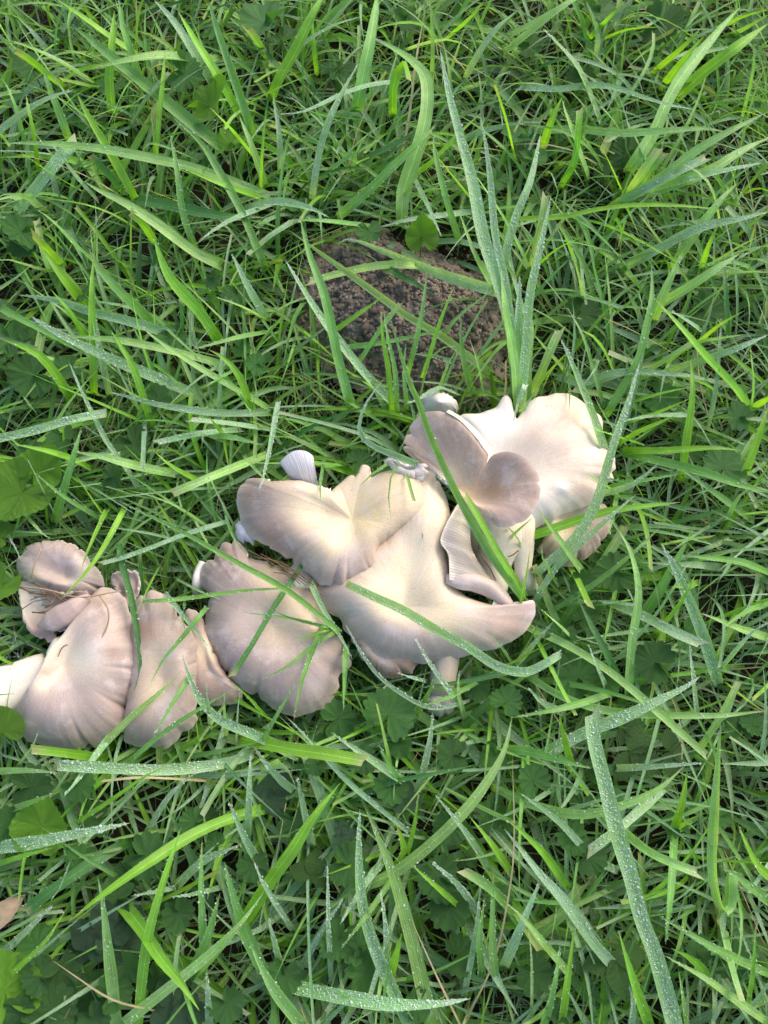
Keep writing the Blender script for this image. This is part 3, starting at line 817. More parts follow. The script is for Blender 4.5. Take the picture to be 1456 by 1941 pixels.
# ================================================================== grass
CLS = {  # base colour, dew in texture, drops per cm of length
    'y': ((0.200, 0.470, 0.042), .04, 3),
    'g': ((0.150, 0.375, 0.070), .20, 8),
    'l': ((0.255, 0.490, 0.128), .20, 10),
    'b': ((0.190, 0.385, 0.155), .80, 26),
    'W': ((0.220, 0.460, 0.150), .60, 52),
    'd': ((0.050, 0.180, 0.034), .10, 4),  # dark class: shade on the blade put into its base colour
    't': ((0.54, 0.46, 0.29), 0, 0),
}
def build_blades(C, Wd, side0, col, fold=.16, twist=None, slant=None):
    """C (N,S,3) centre lines, Wd (N,S) widths, side0 (N,3) -> verts, quads, uv, col, frames"""
    n, S = C.shape[:2]
    T = unit(np.gradient(C, axis=1))
    side = np.empty_like(C)
    s = side0
    for i in range(S):
        s = unit(s - T[:, i] * (s * T[:, i]).sum(-1, keepdims=True))
        side[:, i] = s
    nrm = np.cross(T, side)
    flip = np.sign(nrm[:, S // 2, 2:3] + 1e-9)[:, None]
    nrm = nrm * flip
    if twist is not None:
        a = (twist[:, None] * np.linspace(0, 1, S)[None])[..., None]
        side, nrm = side * np.cos(a) + nrm * np.sin(a), nrm * np.cos(a) - side * np.sin(a)
    h = Wd[..., None] * .5
    V = np.stack([C - side * h + nrm * h * fold, C - nrm * h * fold * .6, C + side * h + nrm * h * fold], 2)
    if slant is not None:          # slanted, ragged mown end
        k_ = (slant * Wd[:, -1])[:, None]
        V[:, -1, 0] += T[:, -1] * k_
        V[:, -1, 2] -= T[:, -1] * k_
        V[:, -1, 1] -= T[:, -1] * np.abs(k_) * .6
    base = (np.arange(n) * S * 3)[:, None, None]
    i = (np.arange(S - 1) * 3)[None, :, None]
    k = np.array([0, 1])[None, None, :]
    q = base + i + k
    F = np.stack([q, q + 1, q + 4, q + 3], -1).reshape(-1, 4)
    u = np.broadcast_to(np.array([0, .5, 1.0])[None, None], (n, S, 3))
    v = np.broadcast_to(np.linspace(0, 1, S)[None, :, None], (n, S, 3))
    uv = np.stack([u, v], -1).reshape(-1, 2)
    cc = np.broadcast_to(col[:, :, None, :], (n, S, 3, 4)).reshape(-1, 4)
    return V.reshape(-1, 3), F, uv, cc, (T, side, nrm)
def width_profile(t, kind, base=.55):
    w = base + (1 - base) * np.clip(t / .3, 0, 1) ** .8
    if kind == 'p':
        w = w * np.clip(1 - np.clip((t - .5) / .5, 0, 1) ** 2.3, .03, 1)
    else:
        w = w * (1 - .12 * t)
    return w
# droplet dome
_a = np.arange(6) * np.pi / 3
DR_V = np.concatenate([np.stack([np.cos(_a), np.sin(_a), 0 * _a - .1], 1), np.stack([.72 * np.cos(_a), .72 * np.sin(_a), 0 * _a + .55], 1), [[0, 0, .82]]])
DR_F = [[i, (i + 1) % 6, 6 + (i + 1) % 6] for i in range(6)] + [[i, 6 + (i + 1) % 6, 6 + i] for i in range(6)] + [[6 + i, 6 + (i + 1) % 6, 12] for i in range(6)]
DR_F = np.array(DR_F)
def drops_mesh(pos, nrm, rad, name='dew'):
    nrm = unit(nrm)
    t1 = unit(np.cross(nrm, np.array((.3, .9, .31))))
    t2 = np.cross(nrm, t1)
    V = pos[:, None] + rad[:, None, None] * (DR_V[None, :, :1] * t1[:, None] + DR_V[None, :, 1:2] * t2[:, None] + DR_V[None, :, 2:] * nrm[:, None])
    F = (DR_F[None] + (np.arange(len(pos)) * 13)[:, None, None]).reshape(-1, 3)
    return mesh(name, V.reshape(-1, 3), F)

SHORT_LABEL = {
    ('y', 'p'): 'bright yellow-green pointed grass blade', ('y', 'c'): 'bright yellow-green grass blade with mown tip',
    ('g', 'p'): 'mid-green pointed grass blade', ('g', 'c'): 'mid-green grass blade with blunt mown tip',
    ('l', 'p'): 'pale green pointed grass blade', ('l', 'c'): 'pale green grass blade with blunt mown tip',
    ('b', 'p'): 'blue-green pointed blade silvered with dew', ('b', 'c'): 'blue-green dewy grass blade with mown tip',
    ('W', 'p'): 'grass blade beaded with dewdrops', ('W', 'c'): 'blunt blade beaded with dewdrops',
    ('d', 'p'): 'dark green grass blade with painted shade', ('d', 'c'): 'dark green mown grass blade',
    ('t', 'p'): 'thin dry straw-coloured grass stalk', ('t', 'c'): 'thin dry straw-coloured grass stalk',
}
def zone(q):
    m = q.mean(0)
    over = any(inside(p, q).mean() > .2 for p in MUSH_POLYS)
    d = [math.dist(m, (x, y)) for x, y, _ in LANDMARKS]
    i = int(np.argmin(d))
    return (' lying over the ' if over else ' by the ' if d[i] < 170 else ' out from the ') + LANDMARKS[i][2]
LANDMARKS = [(770, 580, 'brown molehill'), (570, 1000, 'saddle-shaped cap'), (900, 880, 'funnel-shaped cap'), (1120, 850, 'broad white cap'), (800, 1190, 'wide cream cap'),
             (500, 1240, 'flat mauve-grey cap'), (300, 1300, 'upright tan-mauve cap'), (130, 1320, 'large mauve cap'), (100, 1080, 'debris-filled cap'), (50, 920, 'broad violet leaf'),
             (400, 200, 'rounded violet leaf'), (215, 1770, 'clover patch'), (1190, 1425, 'strawberry leaf'), (1370, 1640, 'hooked pale blade'), (20, 1730, 'fallen brown leaf'),
             (950, 450, 'tall dewy tuft'), (735, 1350, 'ivy below cream cap'), (820, 1660, 'big veined ivy leaf'), (275, 1620, 'speckled ivy leaf'),
             (40, 440, 'lone ivy leaf'), (500, 45, 'pair of ivy leaves'), (840, 190, 'tall straw stalk'), (1160, 330, 'pale blunt blade'), (1330, 90, 'fan of bright blades'),
             (110, 700, 'row of ivy leaves'), (250, 840, 'round ivy leaf'), (1372, 885, 'veined ivy leaf'), (1260, 1250, 'ivy in bluish grass'), (1165, 1815, 'toothed leaf')]
HERO_MASK = []
def blade(px, wpx, cls, tip='p', h=62, b=14, arch=0.0, label=None, root=True):
    """px: [(x,y)...] base to tip in photograph pixels; wpx width; h tip height, b base height in mm"""
    k = len(px)
    d = np.concatenate([[0], np.cumsum(np.linalg.norm(np.diff(np.array(px, float), axis=0), axis=1))])
    t = d / d[-1]
    z = b + (h - b) * np.sin(np.pi / 2 * t) + arch * np.sin(np.pi * t)
    pts = [P(x, y, zz / 1000) for (x, y), zz in zip(px, z)]
    if root:
        e = np.array(px[0], float) - unit(np.array(px[1], float) - np.array(px[0], float)) * 14
        pts = [P(e[0], e[1], GZ0 - .003)] + pts
    S = max(10, min(40, int(d[-1] / 12)))
    C = spline(pts, S)
    tt = np.linspace(0, 1, S)
    W = wpx * SCL(px[k // 2][0], px[k // 2][1], z[k // 2] / 1000) * width_profile(tt, tip)
    W = W * (1 + .05 * np.sin(tt * 17 + px[0][0]))
    th = C[-1] - C[0]
    th[2] = 0
    s0 = unit(np.cross(th, (0, 0, 1)) + rng.normal(0, .12, 3) * np.linalg.norm(th))
    c, dw, nd = CLS[cls]
    c = np.array(c) * rng.uniform(.86, 1.14) * np.array((rng.uniform(.92, 1.1), 1, rng.uniform(.9, 1.1)))
    col = np.empty((1, S, 4))
    col[0, :, :3] = c
    if tip == 'c' and cls != 't':
        e = np.clip((tt - .97) / .03, 0, 1)[:, None] * .75
        col[0, :, :3] = col[0, :, :3] * (1 - e) + np.array((.38, .36, .20)) * e
    elif cls != 't' and rng.random() < .35:
        e = np.clip((tt - .93) / .07, 0, 1)[:, None] * .7
        col[0, :, :3] = col[0, :, :3] * (1 - e) + np.array((.40, .30, .12)) * e
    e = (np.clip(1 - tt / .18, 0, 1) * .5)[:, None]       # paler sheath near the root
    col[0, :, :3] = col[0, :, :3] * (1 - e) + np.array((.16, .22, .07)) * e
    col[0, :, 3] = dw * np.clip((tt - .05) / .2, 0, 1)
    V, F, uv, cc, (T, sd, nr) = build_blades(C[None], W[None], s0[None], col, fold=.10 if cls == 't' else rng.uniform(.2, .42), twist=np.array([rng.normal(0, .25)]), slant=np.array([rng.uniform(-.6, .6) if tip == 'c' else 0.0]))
    nm = 'dry_stalk' if cls == 't' else 'grass_blade'
    o = link(nm, mesh(nm, V, F, uv, cc), M_BLADE)
    sz = 'long ' if d[-1] > 210 else 'short ' if d[-1] < 95 else ''
    lab = label or sz + SHORT_LABEL[(cls, tip)] + zone(PX(C))
    tag(o, lab, 'stalk' if cls == 't' else 'grass blade', None if label else ('dry stalks in the lawn' if cls == 't' else 'single grass blades in the lawn'))
    L = np.linalg.norm(np.diff(C, axis=0), axis=1).sum()
    n = int(nd * L * 100)
    if n:
        ti = rng.uniform(.12, .985, n) * (S - 1)
        i = ti.astype(int)
        f = (ti - i)[:, None]
        c_ = C[i] * (1 - f) + C[np.minimum(i + 1, S - 1)] * f
        w_ = W[i] * .5
        u = rng.uniform(-.93, .93, n)
        if cls in 'ygd':
            e = rng.random(n) < .6
            u[e] = np.sign(u[e]) * .95
        fo = .3
        pos = c_ + sd[0, i] * (u * w_)[:, None] + nr[0, i] * ((np.abs(u) * fo * 1.2 - .06) * w_)[:, None]
        rad = np.minimum(rng.lognormal(math.log(.00029), .42, n), .0011)
        rad = np.minimum(rad, w_ * .45 + .0001)
        if cls == 'W':
            rad *= 1.2
        dm = drops_mesh(pos, nr[0, i], rad)
        d_ = link('dew', dm, M_DROP, o)
        tag(d_, kind='stuff')
    return o
REG = {'A': (0, 0, .3434), 'B': (480, 0, .3434), 'C': (956, 0, .3434), 'D': (0, 480, .3434), 'E': (956, 480, .3434), 'F': (956, 1000, .3434),
       'G': (0, 1400, .3434), 'H': (480, 1340, .3434), 'I': (956, 1440, .3434), 'X': (0, 0, 1.0)}
T_ = {}
T_['A'] = """
y p 36|745,1090 620,860 500,660 425,515
y p 42|1310,615 1190,400 1080,230 985,65
b p 44|1150,430 1050,260 950,110 850,0
y p 36|750,300 600,200 450,90 320,0
g p 52|1210,800 950,590 780,450 560,270 390,130
g p 30|790,480 730,300 680,150 655,0
g p 36|1390,720 1300,450 1220,220 1150,0
b p 46|490,440 330,340 180,270 60,225
b c 38|500,480 420,460 330,440
y c 40|330,470 220,380 130,310 85,280
y p 38|215,900 190,720 165,620 145,520
g p 32|140,760 100,620 60,510 10,430
g p 36|380,760 330,620 280,500 240,370
b p 34|-60,770 150,610 270,540 405,495
W c 58|110,1160 250,980 340,870 430,770
l p 42|1456,1070 1080,930 900,890 600,830 300,795 0,790
b p 44|220,1150 150,1090 70,1075 0,1080 -60,1110
b c 38|735,680 800,560 870,480 945,400
y p 24|860,840 880,640 900,450 912,280
t p 9|860,850 850,650 830,480 840,370 890,355 950,390 1050,470
t c 14|1090,1155 980,1110 820,1050
y c 42|850,1330 790,1240 715,1170
l p 48|1200,1456 1070,1390 870,1240 700,1130 560,1060 470,1005
g p 36|1456,1456 1330,1160 1200,930 1110,790 950,640
l p 36|1456,1000 1380,780 1320,640
y p 50|1390,850 1290,730 1160,595
b p 42|1456,1145 1250,1230 1100,1330
d p 60|740,1105 950,1140 1200,1190 1456,1200
y p 28|520,1456 525,1350 520,1230
b p 26|540,1440 535,1250 525,1100
y c 50|330,1456 240,1360 170,1290
g p 36|500,1430 390,1330 290,1220 200,1155
g p 30|1070,1350 1010,1180 980,950 940,745
y p 32|1456,1100 1200,1010 960,905
d c 46|660,1050 580,950 490,855
l p 46|1200,330 1090,330 900,310 720,330 500,380
b p 32|520,1090 420,980 340,870 275,780
y p 20|425,1040 270,950 80,815
y p 38|620,600 605,450 620,250 632,60
g c 44|1456,300 1410,220 1360,150
"""
T_['B'] = """
y p 48|110,530 150,430 240,270 330,80 375,0 400,-80
b p 36|780,455 640,475 500,520 350,590 250,625 135,630
b p 32|120,520 150,400 220,300 330,210 450,140 600,90
g p 52|575,580 610,400 640,250 670,80 690,-60
t p 15|820,850 860,650 900,330 945,75
l p 62|820,1200 830,1060 880,900 930,750 960,580 950,430 880,340 760,260 650,210
y c 42|770,610 770,500 800,380 840,340 870,460
b p 62|1180,430 1260,290 1340,170 1456,60
b p 28|870,270 960,240 1080,220 1160,245 1220,295
y p 32|1090,200 1190,110 1280,0
y p 40|1210,1110 1090,960 1010,860 955,795
g p 42|490,1180 640,1050 760,930 900,800 1010,690
g p 32|380,980 480,900 560,850 700,770
b p 34|330,1070 370,830 440,620 580,350
b p 52|-40,1160 100,1120 230,1130 350,1165 420,1200
g p 28|640,1250 400,1220 190,1215
b p 32|1200,1170 1000,1195 850,1215 700,1255
y c 34|1440,860 1390,650 1330,470
y p 44|890,975 1000,890 1100,780 1260,620
d p 40|600,890 760,810 980,690
y p 24|45,1040 55,800 75,590
b p 28|150,930 145,750 110,530
d p 46|170,420 80,310 -20,180
l p 42|980,420 985,250 975,0
y p 22|350,380 330,200 320,0
b p 28|900,1010 960,1130 1040,1310
g p 30|1130,1310 1060,1080 1000,830 1000,740
g p 34|830,1080 900,980 940,900
l p 30|560,930 580,820 640,730
"""
T_['C'] = """
l p 50|10,290 150,180 300,60 440,-30
l p 46|40,200 200,110 330,30 420,-60
W p 50|520,660 440,450 370,330 210,155
b p 28|500,300 515,180 450,0
y p 36|500,190 600,80 670,0
y p 36|830,400 1000,250 1090,150
l p 50|700,920 820,740 890,580 960,450 1050,330 1200,150 1300,40
y p 50|970,520 1100,400 1270,270 1456,130
y p 36|1200,150 1330,90 1456,55
y p 40|890,470 960,370 1100,200
b p 44|100,490 300,500 450,480 600,490 760,540 900,580 1050,605
y p 42|215,800 270,640 320,535
l p 36|455,960 400,800 330,600 320,550
y c 32|320,1010 390,880 410,700 418,600
l p 34|190,720 400,715 640,735 850,725 1100,710 1250,735
l c 46|695,1060 780,930 860,815
g c 44|760,1020 820,930 890,840
l p 38|610,1130 860,980 1060,830 1250,720 1450,620
b c 42|650,1120 850,1010 1000,930 1120,870
W p 46|780,1080 1000,1000 1200,950 1420,900
l p 50|800,1060 1100,960 1300,840 1456,760
y p 24|0,1210 300,1200 500,1160 700,1135 950,1135 1230,1160
l p 42|940,1456 1060,1280 1200,1100 1285,1010
b p 46|700,1456 880,1360 1080,1260 1300,1210 1456,1170
l p 42|1150,1456 1300,1360 1456,1280
W p 40|-20,1500 60,1200 140,1000 200,740
l c 38|150,1456 200,1250 230,1070
g p 36|390,1456 340,1320 300,1230
l p 32|1190,1230 1150,1060 1080,960 980,905
y p 20|640,1040 580,900 530,800
g p 28|1310,640 1370,400 1378,240
y p 22|560,210 700,160 860,150
y p 28|200,1456 300,1370 440,1305
t p 9|640,1456 645,1300 655,1190
g p 42|1300,180 1400,120 1500,60
y p 30|1090,1456 1140,1320 1190,1230
"""
T_['D'] = """
y p 54|1200,470 1100,320 1010,220 930,120 880,0 850,-90
g p 46|840,390 760,300 650,200 540,70 490,-30
y p 48|490,300 400,200 310,80 240,-20
y p 36|520,740 515,500 510,200 520,0
b p 32|600,750 560,560 520,350 500,210
b p 46|1100,500 900,430 700,370 500,320 320,260 100,230
W p 50|1080,780 850,680 650,600 480,520 300,430 165,345
l p 38|1250,620 950,540 650,480 330,455
l p 32|1456,840 1250,720 1050,600 870,480 780,400
y p 42|1380,860 1330,700 1250,590 1150,530
g p 36|1290,650 1200,700 1120,745
b p 36|1456,880 1200,880 900,840 740,800 600,765
b p 24|760,1290 680,1160 590,1040 520,900 450,760 380,600
W c 50|-30,1030 200,980 400,920 590,885
y p 36|480,1180 380,1130 230,1085 80,1055
g p 44|310,1456 370,1260 410,1120 450,960
l p 46|960,1215 870,1200 700,1160 550,1120 400,1095
l c 46|1456,1120 1250,1200 1080,1270 950,1325
b c 28|800,940 795,1060 790,1200
b c 42|1300,980 1100,1000 860,1050
b c 36|1456,970 1250,940 1040,920
y c 26|575,980 610,880 640,790
g p 32|1456,440 1300,470 1070,530
l p 36|1456,360 1320,290 1180,240
b p 42|1456,340 1350,150 1280,0
b p 22|300,1430 230,1290 180,1190 150,1130
y p 46|370,770 300,660 200,550 0,470
y p 28|460,445 390,330 280,200
d c 36|1010,440 1008,330 1005,240
b p 46|300,100 180,80 80,40 -40,40
b p 36|0,200 100,130 180,60
y p 24|580,1456 500,1340 410,1210
g p 22|540,1456 350,1340 190,1210
y p 36|830,920 740,640 660,500 610,420
y p 38|1100,1260 950,1180 850,1090
g p 40|780,880 730,760 700,640
b p 26|1060,1110 940,1150 830,1190
y p 24|1230,1000 1200,960 1150,900
l p 34|1150,1000 1300,1020 1456,1060
g p 30|30,320 260,440 470,560
"""
T_['E'] = """
l p 46|60,760 40,560 20,380 0,180
W p 46|75,800 70,600 80,350 85,120
l c 46|125,830 130,600 140,400 130,355
l c 46|160,760 220,620 270,500 310,415
y p 26|210,710 280,620 380,520
y p 38|600,650 550,540 490,460 410,415
g p 36|570,880 640,760 740,580 790,380 815,230 812,60
y p 46|1340,840 1250,720 1100,560 1000,440 830,250
l c 50|760,680 900,590 1060,490
y p 32|900,610 1060,500 1200,470 1320,450
y p 26|1080,490 1200,390 1330,315
b p 36|320,690 440,720 560,670 700,655 900,665 1050,680 1150,710
y p 40|980,1230 1000,1060 1030,860 1040,720 1028,590
y p 38|680,1090 900,1090 1150,1075 1310,1090
g p 46|700,1110 900,1160 1100,1210 1300,1280 1500,1330
l p 46|860,280 1000,200 1150,100 1300,0
y p 42|1310,1240 1370,1100 1430,930 1456,850
g p 32|560,1300 750,1260 960,1220
y p 36|690,930 850,880 1030,800
y p 32|720,820 880,770 1030,740
b p 28|1000,895 800,900 650,930
d p 26|1235,440 1220,200 1210,0
b p 20|1130,930 1170,720 1200,350
b p 42|930,650 1100,590 1300,520 1456,450
b p 42|1070,420 1000,370 915,315
b p 46|430,250 410,130 370,0
l p 48|830,340 900,170 985,0
g p 36|1340,1456 1100,1280 960,1180
y p 36|630,1060 760,980 960,890
b p 34|520,1330 700,1280 850,1160
g p 24|540,820 490,640 430,450 345,295
y p 34|1380,850 1460,800 1520,740
l p 36|1230,1456 1300,1330 1456,1250
g p 30|620,330 740,230 800,100
g p 34|1360,870 1375,720 1355,500
"""
T_['F'] = """
l p 50|685,900 690,760 705,600 735,420 735,310 715,200 680,100 620,0
l c 40|130,550 350,650 560,780 760,940 950,1110 1120,1260
l p 38|140,820 280,910 450,980 650,1020 900,1035 1200,1035 1456,1010
W p 58|190,1270 450,1130 650,1050 820,970 1000,880 1080,820
W p 56|1170,830 1090,580 1010,380 930,200 860,80
b c 54|600,420 770,490 900,560 1100,650
l p 42|1456,610 1300,560 1180,510 1080,470
g p 38|1456,250 1300,190 1100,165 960,150
b c 38|900,90 1000,70 1145,50
d p 42|640,860 560,690 490,560 400,380
g p 42|10,1220 150,1240 330,1290 480,1330
b p 32|560,1330 800,1320 1100,1300
y p 38|365,1290 330,1170 305,1030
l c 38|1080,1210 1200,1030 1290,850
g p 26|250,470 500,310 700,150 860,0
y c 42|370,240 400,290 470,440
l p 34|370,610 290,530 200,450
g p 36|590,910 450,960 300,1000 40,1050
b p 34|60,760 180,620 270,520
W p 34|1200,760 1350,590 1456,520
y p 34|850,560 980,400 1060,250
g p 30|1456,420 1330,470 1200,560
b p 32|1060,1020 1040,820 1020,640
b p 30|560,880 500,740 460,640
y p 30|1050,310 1000,330 920,325
l p 34|1250,880 1350,960 1456,1030
b p 40|300,1010 200,960 130,880
"""
T_['G'] = """
W c 56|1370,90 1200,140 900,170 600,160 300,145
t c 16|1170,235 800,215 560,235
y p 52|1456,390 1250,450 1050,540 830,680 600,840 380,1010
W p 58|-40,605 200,570 400,530 600,490 720,465
y p 48|765,1575 790,1300 830,1050 900,800 1000,490
l p 56|650,1600 620,1300 590,1050 570,900 540,760
y p 58|640,870 780,1040 880,1200 1000,1350 1100,1500
l p 46|680,1575 900,1400 1150,1200 1330,1020 1456,850
g p 62|1456,1280 1360,1070 1290,870 1240,680
d c 52|690,580 500,690 300,830 130,960
b p 36|0,1200 150,1060 300,910
y p 26|0,1350 150,1220 260,1110 380,920
b p 42|990,800 1130,670 1340,580
b p 28|970,820 850,845 720,870
b p 28|1210,820 1050,860 940,875
b p 32|830,490 950,300 1090,180
b p 36|600,0 450,200 350,325
b p 36|1370,520 1375,300 1385,80
b p 42|1456,720 1350,540 1260,340
t p 15|850,1500 620,1440 400,1300 270,1210
g p 50|1060,1300 1150,1100 1215,850
y c 48|540,100 350,75 170,55
y p 22|415,470 600,350 800,210 960,130
b p 24|400,650 330,830 275,905
g p 36|1130,1280 1120,1050 1110,800 1115,560
b p 40|1160,1575 1150,1420 1140,1280
l p 40|1070,1300 1250,1120 1350,1010
g p 30|0,410 120,370 300,300
y p 24|0,690 120,650 300,600
l p 30|-20,180 150,175 330,190
"""
T_['H'] = """
l p 66|985,1760 880,1300 790,970 700,740 620,560
W p 62|870,1760 740,1480 660,1280 610,1100 590,900 585,700 590,560
W p 58|130,1520 300,1560 500,1600 750,1640 1000,1640 1200,1610
l p 54|620,990 800,900 1000,740 1180,560 1300,400 1390,230 1430,50
y p 62|-40,1170 100,950 210,800 330,610 480,420
y c 68|-40,180 200,230 400,260 620,300
b p 46|880,440 700,320 560,230 430,140
b p 26|900,720 700,560 500,390 300,170 180,50
b p 42|910,450 950,300 980,150 990,30
b p 42|320,740 290,600 240,380
y p 46|780,860 830,780 790,650
y p 48|740,1520 780,1400 820,1250
y p 28|1150,1110 1000,980 850,850
b p 36|700,870 620,970 480,1200
b p 32|740,1440 730,1200 700,1000
d p 24|560,520 750,420 1000,370 1250,315
g p 28|800,900 640,1130 480,1340
l p 62|290,1770 130,1570 30,1400 -20,1300
b p 32|140,1380 110,1260 80,1150
t p 13|1140,1750 1020,1500 920,1280 870,1160
t p 11|1200,1680 1330,1400 1400,1100 1440,760 1430,250
y p 42|1410,900 1300,740 1190,600
b p 32|1300,900 1240,790 1150,660 1000,480
W p 36|1230,1115 1130,980 980,850
g c 48|1456,1150 1300,990 1150,895
b p 28|1170,1560 1230,1250 1255,980
g p 36|1340,1500 1320,1300 1325,900
y p 24|840,840 890,650 915,450
b p 30|280,1410 400,1210 500,1050
g p 30|830,440 760,330 690,200
b p 28|200,1200 60,980 0,840
b p 24|430,1490 415,1200 410,850
d p 50|480,420 380,560 250,770 210,850
l p 40|0,430 150,300 240,450
b p 44|240,470 130,380 0,220
g p 36|1260,1456 1250,1250 1280,1050
"""
T_['I'] = """
b p 52|700,1240 500,1020 330,780 180,610 0,380
g p 46|210,1470 270,1250 310,1010
y p 36|315,1470 350,1200 390,910
y p 48|800,1470 730,1280 680,1120 630,940
W c 48|870,160 650,360 455,510
l p 46|-40,160 200,260 430,300 650,250 850,160 1000,30
y p 50|930,390 980,230 1010,60
g p 38|935,430 915,750 890,1020
l c 42|650,390 800,510 950,580 1080,630
y p 32|940,380 1040,320 1120,290
g p 36|1456,1180 1200,1060 1000,950 850,860
l c 52|1210,960 1250,1150 1310,1345
b p 46|10,1110 100,900 200,660
y p 42|1140,1230 1050,1110 920,1040
y p 40|340,690 220,520 100,400 0,320
l p 36|350,1170 200,990 80,850 0,780
g p 32|1230,1090 1100,1010 950,930
l p 16|150,1400 150,1100 130,900
y p 36|1456,640 1380,560 1290,360
g p 44|1456,780 1330,680 1190,580
b p 40|600,600 480,530 300,340 80,180
y p 28|1340,1350 1370,1150 1390,900
g p 44|1000,1456 980,1300 960,1150
l p 36|1456,1450 1300,1340 1100,1200 880,1080
b p 36|700,1456 710,1340 690,1240
"""
